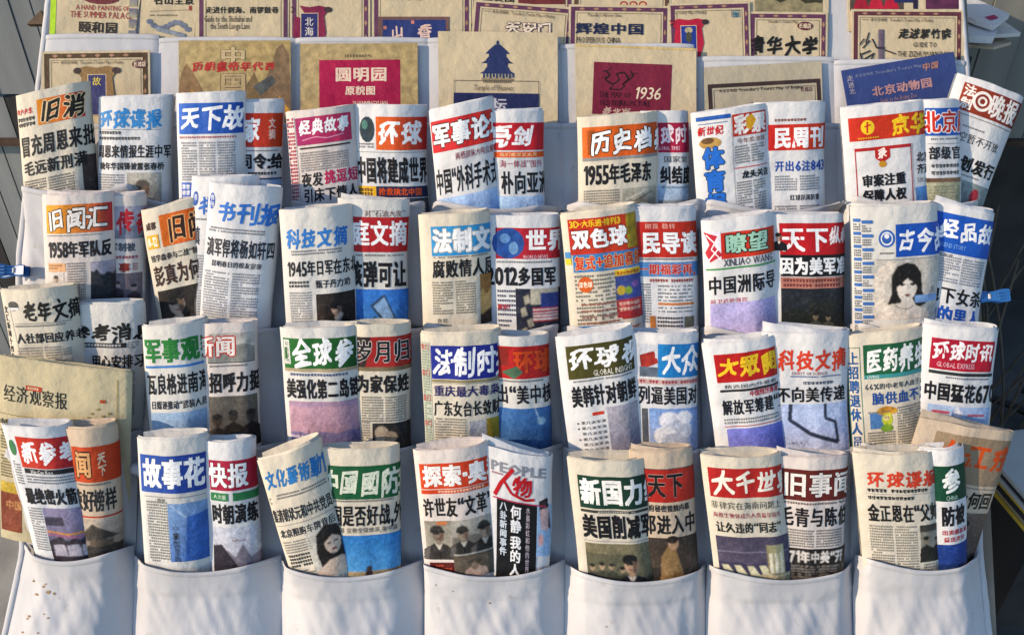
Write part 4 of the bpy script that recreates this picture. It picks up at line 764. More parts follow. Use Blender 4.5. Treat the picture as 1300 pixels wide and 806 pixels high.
N('newspaper roll with red banner, green emblem and night street picture, lowest row\'s left end', (3, 535), (89, 537), (43, 686), dict(
    masthead=[E(12, 28, 5, 10, '3a7848', 1), Q(20, 13, 84, 39, 'c83414', 'a8142c'), T('新参考', 24, 18, 23.5, 28, 'fafafa', 'k'), Q(22, 53, 84, 6, '26262a'), T('Xin Can Kao', 30, 54, 7, 5, 'e8e8e8')],
    headline=[B(6, 45, 12, 30, '666666', 3.4), B(22, 62, 62, 12, '505a68', 3.7), T('最绝密火箭炮', 14, 78, 13.4, 22, K, 'B')],
    article=[B(12, 104, 20, 60, '777777', 3.4)], picture=[*scape(33, 104, 66, 80, '9088a8', '3c3448', (.5, '302834', 4)), Q(33, 116, 24, 10, '3c3848', None, 1), LN([(33, 134), (60, 138), (98, 134)], 2.2, 'd88a30'), LN([(33, 138), (66, 142), (98, 138)], 1.5, 'b85a80'), *[L([(38 + 18 * k, 152 + 4 * j), (52 + 18 * k, 151 + 4 * j), (54 + 18 * k, 158 + 4 * j), (37 + 18 * k, 158 + 4 * j)], 'b0a8b4', 1) for k in range(3) for j in range(3)]]), paper='w')
N('slim newspaper roll with orange banner and temple roof photo, lowest row', (82, 540), (145, 538), (97, 695), dict(
    masthead=[Q(12, 21, 70, 44, 'c04414', 'c03818'), T('闻', 16, 26, 24, 34, 'd8a068', 'b', '26100c', ow=.06), V('天下', 46, 28, 10, 15, 'e8c8a8', 'k')],
    headline=[B(16, 67, 46, 3, '555555'), T('辣好', 4, 74, 18, 29, K, 'b'), T('榜样', 38, 74, 14, 29, '26262a', 'b'), Q(14, 108, 60, 2, 'b03828')],
    picture=[*scape(14, 112, 60, 60, 'b8a898', '48423e', (.62, '2c2826', 3)), L([(18, 132), (34, 118), (46, 124), (66, 136), (44, 138), (24, 140)], '3c3630', 1), L([(26, 146), (44, 140), (70, 148), (66, 154), (24, 154)], '2c2824', 1), Q(30, 138, 28, 8, '55483c', None, 1)]), z='m', paper='t')
N('newspaper roll with thick white characters on blue, lowest row', (176, 552), (264, 551), (187, 706), dict(
    masthead=[Q(6, 19, 90, 46, '2450a8', '1c3c94'), T('故事花', 10, 23, 27, 37, 'fafafa', 'B', '102050', ow=.02)],
    article=[Q(10, 70, 80, .8, '888888'), B(12, 76, 30, 80, '7a786e', 3.6, 2.4, 3), T('情怀', 28, 72, 6, 5, '555555')],
    picture=[G(42, 78, 60, 100, '7a9cc8', '3a68b4'), LN([(46, 80), (70, 100), (90, 92)], 2, 'a8c0e0'), L([(66, 96), (100, 90), (100, 170), (60, 170)], '3060b0', 1), V('小旅馆里的', 47, 104, 9, 10, '1c1c20', 'b'), T('笑', 56, 158, 16, 16, 'd0dcf0', 'k')]), paper='n')
N('slim newspaper roll with crimson banner over a green strip, lowest row', (256, 556), (325, 555), (262, 706), dict(
    masthead=[Q(14, 22, 80, 37, 'a41440', 'b01c30'), T('快报', 13, 25, 26, 31, 'fafafa', 'b', '501020', ow=.03), Q(14, 62, 24, 10, '2c7c48'), Q(44, 62, 50, 10, '2c7c48'), T('人文版', 18, 64, 6, 6, 'd8e8d8')],
    headline=[T('时朝演练', 14, 76, 15.5, 26, K, 'B')],
    picture=[*scape(14, 106, 80, 70, 'c8ccd8', 'b0a8b0', (.45, '7c7480', 9), (.75, '382f38', 8)), L([(14, 130), (26, 128), (50, 160), (14, 166)], '2a2430', 1), B(40, 122, 26, 5, '6c4048')]), z='m', paper='w')
N('newspaper roll with blue brush title and photo of a long haired woman in a vest', (328, 581), (407, 555), (372, 726), dict(
    masthead=[T('文化藝術動態', 6, 15, 15.8, 24, '2474b8', 'k'), T('C', 2, 48, 9, 9, '333333'), B(16, 46, 70, 7, '555a60', 3.7)],
    headline=[T('集清朝状元和中共党员为', 2, 64, 8.3, 17, '22242a', 'b'), B(4, 58, 80, 3, '333333', 5, 3.4, 4), T('北京限购车牌背后', 6, 90, 9.6, 11, '303236', 'b'), LN([(4, 85), (90, 85)], .6, '888888')],
    article=[B(6, 106, 40, 18, '777777', 3.4), B(8, 124, 34, 20, '333333', 4.6, 3.4, 3.6), B(6, 146, 36, 20, '777777', 3.4)],
    picture=woman(40, 88, 62, 92, 'c8c4b8', None, '1c1816', 'd0b8a4', '2a2226')), paper='c')
N('newspaper roll with green banner and a sailing boat on blue, lowest row', (408, 566), (507, 564), (416, 728), dict(
    masthead=[Q(10, 20, 100, 41, '0c5230', '105c34'), T('中國國防', 1, 25, 25.5, 32, 'd4dcc8', 'k', '0a2c18', ow=.02), T('报', 101, 25, 18, 32, 'd4dcc8', 'k')],
    headline=[B(16, 62, 80, 3, '555555'), T('国是否好战,外', 13, 68, 15.5, 27, K, 'b'), T('美国 宣称全球体系,视中国', 16, 96, 7.2, 7, '444444')],
    picture=[G(15, 106, 100, 48, '2474bc', '4a94cc'), Q(15, 152, 100, 30, 'b0a080', '98865c', 1), L([(48, 164), (66, 160), (76, 168), (52, 172)], '403830'), L([(58, 146), (64, 144), (66, 160), (54, 162)], '3a2c2c'), Q(24, 160, 20, 3, '7c6a4c')]), z='m', paper='c')
N('newspaper roll with orange red banner above old black and white photographs, lowest row', (523, 568), (620, 558), (540, 716), dict(
    masthead=[Q(8, 16, 100, 31, 'd04414', 'c83418'), T('探索·奥秘', 12, 18, 25.5, 27, 'f4f0ec', 'B', '8a2c14', ow=.015), Q(8, 48, 100, 5, 'c83c14'), B(30, 49, 60, 3.4, 'f0c8a8', 5, 3, 4)],
    headline=[T('许世友“文革”', 8, 58, 15.2, 25, '1c1816', 'b')],
    picture=[*man(8, 87, 34, 50, '8a8478', 'a8a294', '302c2a', '2a2826', '7c7062', '2c2a28', s=1.2), Q(24, 88, 13, 4, 'c86c28'), *scape(44, 87, 62, 44, 'a8a49a', '78746c', (.5, '6a665e', 3)), *man(46, 88, 24, 46, None, None, '2c2a28', '222222', '8a7c6c', '302e2c', s=1.1), *man(72, 88, 28, 46, None, None, '232120', '222222', '8a7c6c', '302e2c', s=1.2), Q(44, 131, 62, .8, 'e0dcd0'), *scape(44, 132, 62, 40, '4c4438', 'b09480', (.1, '5a5044', 3)), E(70, 142, 9, 3.4, '40382c'), L([(50, 172), (58, 152), (70, 146), (84, 152), (90, 172)], 'c0a08c', 1), E(70, 148, 5, 5, '8a7460')],
    article=[Q(10, 141, 33, 40, '5a1814'), B(18, 144, 23, 26, 'c05030', 4, 3, 3.6)]), paper='p')
N('newspaper roll with grey Latin capitals and white characters down a black stripe', (609, 560), (703, 578), (606, 724), dict(
    masthead=[T('PEOPLE', 17, 14, 27.5, 13, '8a8c96', 'B'), B(18, 28, 16, 3, 'a02040'), LN([(22, 56), (30, 40), (46, 20)], 5, 'b8101c'), LN([(34, 36), (44, 50), (62, 56), (74, 54)], 3.4, 'b8101c'), T('物', 46, 28, 26, 24, 'b8101c', 'k')],
    headline=[Q(25, 60, 53, 110, '101014'), LN([(20, 59), (90, 61)], 1.6, 'b03050'), V('何静', 43, 64, 15, 17, 'f4f4f4', 'b'), V('我的人生', 43, 102, 15, 17, 'f4f4f4', 'b'), V('八卦新闻事件', 29, 62, 10, 11, 'c8d4e0', 'b'), V('水墨彩虹和他的世界', 63, 64, 6, 9, 'd0c0c8', '')],
    picture=[G(78, 60, 30, 110, 'a0c0e0', '88b0dc'), L([(80, 56), (92, 50), (98, 90), (88, 84), (82, 72)], '2c2024'), L([(82, 66), (94, 62), (94, 92), (84, 90)], 'c8a8a8'), E(84, 104, 4, 8, 'c89ca0')]), z='m', paper='w', flap=11)
N('newspaper roll with dark green banner and a photo of uniformed men, lowest row', (720, 577), (823, 578), (733, 720), dict(
    masthead=[Q(12, 19, 104, 40, '143c2c', '123426'), T('新国力线', 14, 22, 27.5, 33, 'f6f4ee', 'B')],
    headline=[Q(12, 61, 100, 3.4, '3c3c38'), B(34, 62, 50, 2, 'c8c8c0', 3, 1.6, 3), T('美国削减军', 12, 67, 19, 31, K, 'B'), LN([(12, 101), (110, 101)], .7, '888888')],
    picture=[G(13, 104, 110, 50, '7c7458', '5c5844'), *crowd(13, 118, 52, 40, '5a5844', '3c3c30', 4, '9a8468'), *man(38, 110, 66, 60, None, None, '1c1c22', '151518', 'b08c70', s=1.15, cx=.5)]), paper='c')
N('newspaper roll with black characters on red and a man in a brown coat', (798, 569), (881, 567), (804, 724), dict(
    masthead=[Q(18, 20, 90, 41, 'a82018', 'b03024'), T('天下', 22, 24, 24, 32, '181214', 'b', 'd8b8a8', ow=.015), LN([(18, 20), (100, 20)], .8, '444444')],
    headline=[T('府秘密接触内幕', 22, 64, 7.8, 9, '303030', 'b'), T('邓进入中', 13, 76, 18.5, 26, K, 'b')],
    picture=[*scape(20, 106, 90, 70, '38302a', '4a3c30', (.6, '2c2622', 4)), L([(34, 170), (36, 130), (44, 118), (54, 118), (64, 150), (70, 170)], '8a6c44', 1), E(52, 113, 7, 8.5, 'b08a6a'), E(51, 108, 7.5, 5, '28201c'), L([(52, 148), (72, 158), (70, 164), (50, 158)], '7a5c38', 1)]), z='m', paper='t', flap=7)
N('cream newspaper roll with red banner and picture of white posts on a ship side', (889, 574), (994, 573), (904, 720), dict(
    masthead=[Q(8, 13, 100, 36, 'ac1c1c', 'b82820'), T('大千世界', 12, 17, 27.5, 28, 'f2ecdc', 'k')],
    headline=[T('菲律宾在海南问题上', 7, 54, 10.2, 10, '505040'), T('海椎生物体成为人类最早祖先', 8, 68, 6.8, 7, 'a04850'), T('让久违的“同志”', 10, 80, 12, 14, '26261c', 'b')],
    picture=[*scape(8, 99, 100, 70, '4a4458', '584e64', (.5, '3a3450', 2)), Q(8, 118, 100, 1.2, '9088a0'), *[L([(12 + 16 * k, 136), (20 + 16 * k, 136), (28 + 16 * k, 148), (16 + 16 * k, 148)], 'd4cca8') for k in range(4)], Q(72, 110, 22, 36, '8c8460', 'c0b890', 1), *[Q(74 + 7 * k, 120, 4, 26, 'e0d8c0') for k in range(3)], Q(8, 148, 100, 20, 'c0b088', None, 1)]), paper='c')
N('newspaper roll with brownish red banner and a black panel with the year 1971', (984, 575), (1078, 576), (981, 722), dict(
    masthead=[Q(6, 14, 110, 38, '5c1c18', '682018'), T('旧事闻', 10, 17, 32, 31, 'f0e8e0', 'b', '2a0c0a', ow=.03), B(12, 54, 84, 3, '604a40', 4, 2.6, 3.4)],
    headline=[T('毛青与陈伯', 6, 60, 19, 25, K, 'b')], article=[B(12, 88, 80, 22, '6c665c', 3.3, cols=2)],
    picture=[Q(8, 112, 110, 60, '1c1818'), T('1971年中美“开', 4, 115, 13, 16, 'e8e0d8', 'b'), B(12, 134, 84, 30, '8a827a', 3.6, cols=2)]), z='m', paper='p', flap=9)
N('newspaper roll with vermilion brush title and small photo of standing men', (1080, 571), (1187, 569), (1092, 716), dict(
    masthead=[T('环球谍报', 14, 20, 23.5, 21, 'cc3c20', 'k')],
    headline=[B(14, 42, 80, 5, '222222', 6, 4.4, 4.8), B(14, 51, 60, 5, '222222', 6, 4.4, 4.8), LN([(12, 48.5), (100, 48.5)], .5, '888888'), T('金正恩在“父帅”', 12, 61, 14.3, 23, '1c1a18', 'b')],
    article=[B(12, 88, 62, 80, '807c70', 3.4, cols=2), B(78, 138, 24, 30, '807c70', 3.4)],
    picture=[*crowd(76, 88, 32, 48, '8c887c', '26241f', 2, '8a7c68'), Q(76, 88, 32, 9, '3c3a34', None, 1)]), paper='c', flap=4)
N('slim newspaper roll with one white character on dark green above deep blue', (1162, 567), (1224, 563), (1168, 720), dict(
    masthead=[Q(16, 19, 60, 43, '0c4430', '0c3c28'), T('参', 27, 23, 26, 30, 'f0f2ee', 'k'), T('CHINA', 30, 55, 7, 6, 'a8c8b8')],
    headline=[T('防被', 24, 68, 18, 26, K, 'B'), T('出卖朋友投', 24, 98, 8, 7, 'b03038', 'b'), T('益出卖分', 26, 107, 8, 7, 'b03038', 'b')],
    picture=[*scape(16, 117, 70, 50, '1c3c88', '102a68', (.5, '183470', 3))]), z='m', paper='w')
N('tan newspaper roll leaning right with orange brush characters over grey, lowest right', (1168, 528), (1291, 548), (1118, 680), dict(
    masthead=[Q(24, 12, 110, 60, '9a8468', '8c7a64'), T('大江东', 26, 20, 38, 34, 'cc4c14', 'k'), LN([(24, 76), (130, 76)], 1, '777064')],
    headline=[T('泽东为何回', 36, 80, 17.5, 23, '1c1816', 'b')],
    picture=[*scape(40, 108, 90, 90, '6c5c54', '3c302c', (.6, '2c2220', 4)), *man(48, 108, 36, 70, None, None, '4c443e', '1a1514', '9c8474', s=.9), *man(76, 106, 36, 70, None, None, '5a504a', '1a1514', 'a08878', s=.9)]), z=26, ext=32, paper='t', flap=9)

# ================================================================== the pockets the papers stand in (the cloth follows the papers, so they come after them)
lastp = []
for c in range(7):
    pocket(c, E2[c], E3[c] + 6, 45, 14, .75, c + 21)
    pocket(c, E3[c], E4[c] + 6, 45, 14, .75, c + 31)
    pocket(c, E4[c], E5[c] + 6, 45, 14, .75, c + 41)
    lastp.append(pocket(c, E5[c], 860, 48, 14, 0, c + 51, 1.2, 1.6, 64, 40))
# brown drops on the first pocket of the lowest row
STAIN = noise_mat('brown_stain', (.20, .12, .06), (.34, .22, .12), 40, .9, 0)
dg_ = bpy.context.evaluated_depsgraph_get()
from mathutils.bvhtree import BVHTree
def stains(pocket_obj, spots):
    me0 = pocket_obj.data; vs_ = [v.co.copy() for v in me0.vertices]; tree = BVHTree.FromPolygons(vs_, [tuple(p.vertices) for p in me0.polygons])
    o = Vector(CAM - CO)
    for (px, py, r_) in spots:
        r2 = random.Random(int(px * 7 + py)); pts = []
        for k in range(11):
            a = k / 11 * 2 * math.pi; rr = r_ * r2.uniform(.55, 1.2)
            hitp = tree.ray_cast(o, Vector(ray(px + rr * math.cos(a), py + rr * .8 * math.sin(a))).normalized())[0]
            if hitp is None: break
            pts.append(hitp + Vector(NB) * (.5 * S))
        if len(pts) == 11:
            me = bpy.data.meshes.new('stain'); me.from_pydata([tuple(p) for p in pts], [], [tuple(range(10, -1, -1))]); me.materials.append(STAIN); link('stain', me, pocket_obj)
stains(lastp[0], [(43, 737, 2.2), (55, 744, 2.0), (62, 751, 3.4), (69, 753, 2.0), (47, 754, 2.6), (58, 741, 1.5), (37, 782, 2.2), (61, 784, 2), (56, 779, 1.3), (35, 785, 1.5), (29, 802, 1.6), (48, 803, 1.4)])
stains(lastp[2], [(537, 753, 3), (543, 752, 2)]); stains(lastp[3], [(622, 765, 1.6), (553, 742, 1.3), (575, 750, 1.2)]); stains(lastp[4], [(717, 761, 3), (770, 795, 1.5)])
_e = None

# ================================================================== the folded maps in the two upper rows of pockets
GM = 'folded maps in the upper pockets'
BR = '5a4030'; PU = '5c3450'
def border(w_, h_, c, t=5, in_=3, marks=True):
    o = [FR(in_, in_, w_ - 2 * in_, h_, t, c), FR(in_ + t + 2.4, in_ + t + 2.4, w_ - 2 * (in_ + t + 2.4), h_, .6, '7a6a50')]
    if marks:
        n = int(w_ / 18)
        o += [L([(in_ + 10 + i * 18, in_ + t / 2), (in_ + 14 + i * 18, in_ + .6), (in_ + 18 + i * 18, in_ + t / 2), (in_ + 14 + i * 18, in_ + t - .6)], 'a07a60') for i in range(n - 1)]
        o += [L([(w_ - in_ - t / 2, 12 + i * 18), (w_ - in_ - t + .6, 16 + i * 18), (w_ - in_ - t / 2, 20 + i * 18), (w_ - in_ - .6, 16 + i * 18)], 'a07a60') for i in range(int(h_ / 18))]
    return o
def head(w_, y=12): return [LN([(13, y + 1.5), (22, y + 1.5)], .6, '7a6a50'), T('老北京地图', 24, y - .5, 4.2, 4.4, '4a3a2c'), T("Traveller's Tourist Map of Beijing", 48, y - .5, 5.0, 4.6, '6a5a48')]
def vase(cx, cy, w_, h_, c1, c2, txt=''):
    o = [L([(cx - w_ * .62, cy - h_ * .5), (cx - w_ * .3, cy - h_ * .56), (cx, cy - h_ * .52), (cx + w_ * .3, cy - h_ * .56), (cx + w_ * .62, cy - h_ * .5), (cx + w_ * .44, cy - h_ * .3), (cx + w_ * .5, cy + h_ * .1), (cx + w_ * .36, cy + h_ * .5), (cx - w_ * .36, cy + h_ * .5), (cx - w_ * .5, cy + h_ * .1), (cx - w_ * .44, cy - h_ * .3)], c1),
         E(cx - w_ * .56, cy - h_ * .46, w_ * .12, h_ * .07, '3a2c2c'), E(cx + w_ * .56, cy - h_ * .46, w_ * .12, h_ * .07, '3a2c2c'),
         FR(cx - w_ * .27, cy - h_ * .38, w_ * .54, h_ * .9, .8, 'd8c0a0'), Q(cx - w_ * .25, cy - h_ * .36, w_ * .5, h_ * .86, c2)]
    if txt: o.append(V(txt, cx - 6, cy - h_ * .28, 12, 12, 'd8d0c0', ''))
    return o
def M(label, quadp, parts, off, mat='k', **k): return booklet(label, quadp, parts, 2 + .35 * off if off <= 12 else 14 + (off - 14) * .4, 1.4, mat, group=GM, **k)
# slivers of a third set standing behind
M('map edge showing above the map with purple outlined characters', [(598, -40), (728, -40), (728, 30), (598, 30)], dict(cover_print=[Q(60, 28, 60, 18, '6a2c2c'), T('成交图', 14, 30, 14, 14, '2a2422', 'b'), *border(130, 60, PU)]), 5)
M('map with small red arches, peeping out above the dark navy titled one', [(726, -40), (852, -40), (852, 40), (726, 40)], dict(cover_print=[*[E(66 + 12 * k, 46, 5, 4, 'a03c38') for k in range(3)], *[E(66 + 12 * k, 47, 3.4, 3, 'c8b088') for k in range(3)], *border(126, 90, BR)]), 5)
M('map edge with dense grey print above the red and blue emblem map', [(850, -40), (950, -40), (950, 30), (850, 30)], dict(cover_print=[B(10, 30, 80, 14, '55504a', 4)]), 4)
M('map corner with a dark engraved picture, above the university map at the top', [(950, -40), (1052, -40), (1052, 40), (950, 40)], dict(cover_print=[*scape(8, 4, 86, 52, '6c6450', '5a523c', (.3, '3c3828', 8), (.7, '8a8060', 6))]), 4)
M('colourful map with red fan shapes at its foot, above the bamboo map', [(1075, -50), (1222, -50), (1224, 40), (1077, 40)], dict(cover_print=[*scape(4, 4, 68, 60, '8a7c64', 'a09070', (.5, '4c4038', 8)), *[L([(8 + 19 * k, 62), (11 + 19 * k, 52), (18 + 19 * k, 46), (25 + 19 * k, 52), (28 + 19 * k, 62)], c_) for k, c_ in enumerate(('a01c30', 'b82038', 'b01c34'))], Q(60, 40, 30, 14, '242c58'), Q(84, 8, 6, 54, '282038'), Q(100, 20, 42, 42, '5a2c48', None, 1)]), 5)
# upper pockets
M('map with lime green edge and red English lettering, top left corner', [(66, -40), (184, -36), (168, 60), (62, 56)], dict(
    cover_print=[Q(0, 0, 7, 96, 'a8d020'), E(64, 36, 24, 8, '6a2c30', 1), T('A HAND PAINTING OF', 32, 45, 8.4, 7, '9a3430'), T('THE SUMMER PALACE', 25, 53, 10.2, 9, '9a3430'), T('颐和园', 36, 66, 17, 15, '221c1a', 'b'), E(49, 86, 4, 4, '9a3430'), E(58, 86, 4, 4, '9a3430'), E(67, 86, 4, 4, '9a3430'), *[G(100, 6 + 14 * k, 10, 11, '6a6a80', '9a947c') for k in range(6)]]), 8)
M('map with a grey blue river painting, right of the lime green edged one', [(182, -42), (252, -42), (246, 58), (176, 58)], dict(
    cover_print=[T('名山全景', 13, 36, 13, 13, '26221e', 'b'), Q(58, 50, 3.4, 6, '9a3430'), LN([(8, 57), (60, 55)], .6, '7a6a50'), B(8, 61, 36, 3, '7a7054'), *[E(8 + 5.4 * k, 70 + 6 * math.sin(k * .7) + k * 1.1, 4.2, 3.4, '6a7284', 1) for k in range(10)], *[E(20 + 5 * k, 80 + k * 1.3, 4, 3, '7c8490', 1) for k in range(7)]]), 6)
M('map with two lines of rounded black English letters, top row', [(250, -40), (368, -40), (366, 60), (247, 60)], dict(
    cover_print=[FR(3, 3, 112, 110, 5, PU), FR(11, 11, 96, 110, .6, '7a6a50'), T('走进什刹海、南锣鼓巷', 11, 49, 9.3, 9, '2a2622', 'b'), T('Guide to the Shichahai and', 9, 60, 7.0, 9, '2a2622'), T('the South Luogu Lane', 17, 69, 7.0, 9, '2a2622')]), 8)
M('map with a maroon vase shaped emblem around a blue plaque, top row', [(368, -40), (470, -40), (470, 60), (368, 60)], dict(
    cover_print=[*border(102, 110, PU), T("Traveller's Map", 12, 37, 5, 4, '5a4a3c'), *vase(25, 77, 42, 52, '7c1c40', '2c2c64', '北海')]), 8)
M('map with a wide blue plaque bearing two pale brush characters, top row', [(472, -40), (598, -40), (598, 60), (472, 60)], dict(
    cover_print=[*border(126, 110, PU), T("Traveller's Tourist Map of Beijing", 14, 37, 4.4, 4, '5a4a3c'), Q(8, 62, 90, 40, '6a4c48'), Q(14, 66, 80, 40, '24346c'), T('山', 24, 73, 18, 17, 'd8b8a8', 'k'), T('香', 58, 71, 20, 19, 'd8b8a8', 'k'), Q(50, 67, 4, 4, 'c87868'), Q(15, 74, 4, 4, 'c87868')]), 7)
M('map tilted right with purple outlined characters above the blue temple map', [(602, 0), (730, 10), (722, 110), (594, 100)], dict(
    cover_print=[*border(128, 110, PU), *head(128), T('天安门', 42, 23, 20, 17, 'e0d0b8', 'k', '4a1c48', ow=.05)]), 9)
M('map with dark navy characters above black English capitals, top row', [(722, 6), (850, 8), (850, 90), (722, 88)], dict(
    cover_print=[*border(128, 100, PU), T("Traveller's History China", 24, 11, 5.2, 4.6, '6a5a48'), T('辉煌中国', 9, 23, 22, 15, '1c2444', 'b'), T('PROSPEROUS CHINA', 10, 41, 7.6, 8, '2a2622')]), 11)
M('map with a bright red and blue vase emblem and small blue stamp', [(848, 5), (952, 2), (954, 100), (850, 100)], dict(
    cover_print=[*border(104, 110, PU), T("'s Tourist Map of Beijing", 8, 10, 5.0, 4.6, '6a5a48'), *vase(25, 47, 38, 48, 'b01c38', '20388c'), E(25, 35, 5, 4, 'c0b088', 1), E(25, 44, 4, 7, '4a4a3c', 1), FR(80, 11, 10, 9, 1, '3a6a80'), E(85, 16, 3, 2.6, '3a6a80')]), 12)
M('map with large black brush characters and an oval maroon stamp, top right', [(950, 15), (1051, 16), (1050, 100), (948, 100)], dict(
    cover_print=[*border(101, 110, PU), T("Traveller's Tourist Map", 24, 10.5, 5, 4.4, '6a5a48'), T('清华大学', 0, 31, 22.5, 25, '1c1a18', 'k'), E(72, 18, 10, 5.4, '5c2430', n=18), T('长城店', 64, 14.5, 5.4, 7, 'd8c8a8', 'b'), T('GUIDE TO', 36, 59, 6.4, 6, '2a2622')]), 9)
M('map with a printed bamboo stem and English capitals, top right', [(1081, 12), (1223, 13), (1225, 110), (1083, 110)], dict(
    cover_print=[*border(142, 120, '5c3038'), *head(142), T('走进紫竹院', 60, 24, 13.4, 14, '2a2622', 'k'), T('GUIDE TO', 78, 41.5, 8.4, 7, '2a2622'), T('THE ZIZHUYUAN PARK', 58, 53, 8.4, 7.5, '2a2622'), Q(34, 26, 7, 22, '7c6c78', '5a4c5c'), Q(33, 48, 9, 3, '3a3040'), Q(34, 51, 7, 24, '7c6c78', '5a4c5c'), *[LN([(38 + a, 50 + b), (38 + a + c_, 50 + b + d_)], 1.7, '2c2630') for a, b, c_, d_ in ((4, 2, 14, 5), (-6, 0, -6, -12), (-20, -6, 4, -14), (-24, 0, 9, -10), (-26, 8, 12, -5), (-22, 14, 13, -8), (-16, 20, 6, -12), (-24, 18, -3, -12), (-28, -4, 6, -8))]]), 10)
# second row of pockets
M('cream map with brown patterned border, below the lime green edged one', [(53, 66), (190, 64), (192, 190), (50, 190)], dict(
    cover_print=[*border(137, 130, '4c3820', 6), *head(137, 13), E(124, 18, 9.5, 5, '5c2430', n=18), T('长城店', 116.5, 14.5, 5.4, 7, 'd8c8a8', 'b'), *vase(70, 52, 44, 58, '8a6a40', '2c3068'), T('故', 64, 33, 12, 12, 'd8c040', '')]), 14)
M('map with a mountain painting and red characters over large hollow ones', [(227, 52), (369, 52), (370, 190), (228, 190)], dict(
    cover_print=[Q(0, 0, 142, 138, 'b09a6a', 'a8905c', 1), L([(0, 60), (4, 40), (10, 28), (18, 40), (30, 62), (44, 90), (0, 100)], '8a6c48', 1), L([(88, 80), (104, 62), (116, 36), (124, 10), (132, 4), (140, 18), (142, 60), (142, 100), (96, 100)], '7c6448', 1), L([(84, 60), (96, 40), (104, 60), (112, 100), (74, 100)], '75603e', 1), L([(94, 58), (118, 44), (124, 52), (104, 70)], '4c5050', 1), L([(112, 100), (128, 70), (142, 90), (142, 120), (108, 120)], 'c08a30', 1), L([(0, 100), (16, 62), (30, 70), (40, 110)], 'b8863c', 1),
           T('中', 52, 8, 36, 23, 'c0aa80', 'b', '6a5840', ow=.03), T('国', 52, 41, 36, 24, 'b09a70', 'b', '6a5840', ow=.03), T('历朝皇帝年代表', 17, 27, 15.2, 12, 'b02c28', 'k')]), 14)
M('map with a plain magenta block bearing pale characters', [(381, 56), (530, 55), (532, 190), (383, 190)], dict(
    cover_print=[Q(0, 0, 149, 135, 'b09a6c', 'a89264', 1), T('【北京皇家园林系列】', 55, 14, 3.8, 4, '4a4034', 'b'), Q(24, 21, 103, 80, 'a80c44', '98083c'), T('圆明园', 44, 30, 22.5, 19, 'e0c8b0', 'b'), T('原貌图', 57, 54, 13, 12, 'e0c8b0', 'b'), T('YUANMINGYUAN', 66, 73, 7, 6, 'e0c8b0')]), 14)
def temple():
    c = '24305c'; o = []
    for (y, w1, w2, h_) in ((16, 3, 14, 12), (32, 12, 19, 8), (45, 14, 21, 8)):
        o.append(L([(76 - w1, y), (76 + w1, y), (76 + w2 * .8, y + h_ * .6), (76 + w2 + 1.5, y + h_), (76 - w2 - 1.5, y + h_), (76 - w2 * .8, y + h_ * .6)], c))
    o += [LN([(76, 11), (76, 18)], 1.8, c), E(76, 14, 1.8, 2.4, c), Q(65, 28, 22, 5, c), Q(63, 40, 26, 6, c), *[Q(58 + 4.1 * k, 53, 2, 6 - (k % 2), c) for k in range(10)], Q(56, 59, 40, 2.5, '8a7c60')]
    return o
M('kraft map with a dark blue three tiered round temple above a navy block, centre', [(556, 40), (708, 42), (708, 190), (558, 190)], dict(
    cover_print=[*temple(), B(58, 63, 38, 2.6, '5a4a3c', 3, 2, 2.4), FR(21, 62, 108, 90, .7, '6a5a48'), T('Temple of Heaven', 46, 67, 8.2, 8, '7a6a54', 'i'), Q(21, 78, 108, 80, '1c2450'), T('天坛', 50, 84, 20, 17, 'b8b8c4', 'b')]), 17)
M('old city map with maroon block, black dragon and the number 1936', [(730, 56), (884, 62), (884, 190), (732, 190)], dict(
    cover_print=[Q(0, 0, 153, 3, 'c8b078'), Q(25, 22, 99, 66, '741c34'), LN([(40, 32), (46, 38), (40, 44), (50, 50), (58, 44), (54, 36), (64, 34), (70, 42), (62, 50), (76, 38), (72, 32)], 2.2, '241014'), LN([(36, 34), (44, 32), (48, 28)], 1.2, '241014'), LN([(50, 52), (46, 56), (60, 56), (66, 50)], 1.6, '241014'), LN([(44, 40), (36, 42)], 1, '241014'), LN([(66, 40), (80, 34)], 1, '241014'), T('THE MAP OF', 33, 59, 9, 8, '2a0c14'), T('OLD BEIJING PICTURE', 34, 69, 8.4, 8, '2a0c14'), T('老北京', 38, 79, 12, 12, 'c8a898', 'k'), T('1936', 78, 51, 15, 17, 'e0ccb0', 'i')]), 17)
M('greyish map with dark border, behind the newspaper with vertical blue characters', [(894, 86), (1043, 78), (1046, 190), (896, 190)], dict(
    cover_print=[FR(3, 22, 143, 110, 5, '3a2c28'), FR(10, 30, 129, 110, .6, '6a5a48'), T("老北京地图 Traveller's Tourist Map of Beijing", 17, 29, 4.6, 4.4, '3c3028'), T('长城店', 120, 31, 5.4, 7, '5c2430'), Q(56, 48, 40, 30, '2c2c50', None, 1)]), 14, 'g')
M('dark blue zoo map with faint reddish lettering, tilted up to the right', [(1068, 90), (1211, 66), (1222, 158), (1084, 180)], dict(
    cover_print=[V('走进北', 5, 8, 9, 8, 'a8a0a8', ''), T("老北京地图 Traveller's Tourist Map", 16, 8, 4.8, 4.4, '8088a8'), T('北京动物园', 34, 27, 15.6, 13, 'b88a88', 'b'), T('Guide to the Beijing Zoo', 42, 43, 5.8, 6.6, '9a7c88'), T('中国', 102, 8, 11, 10, 'a87868', 'k')]), 18, 'b')

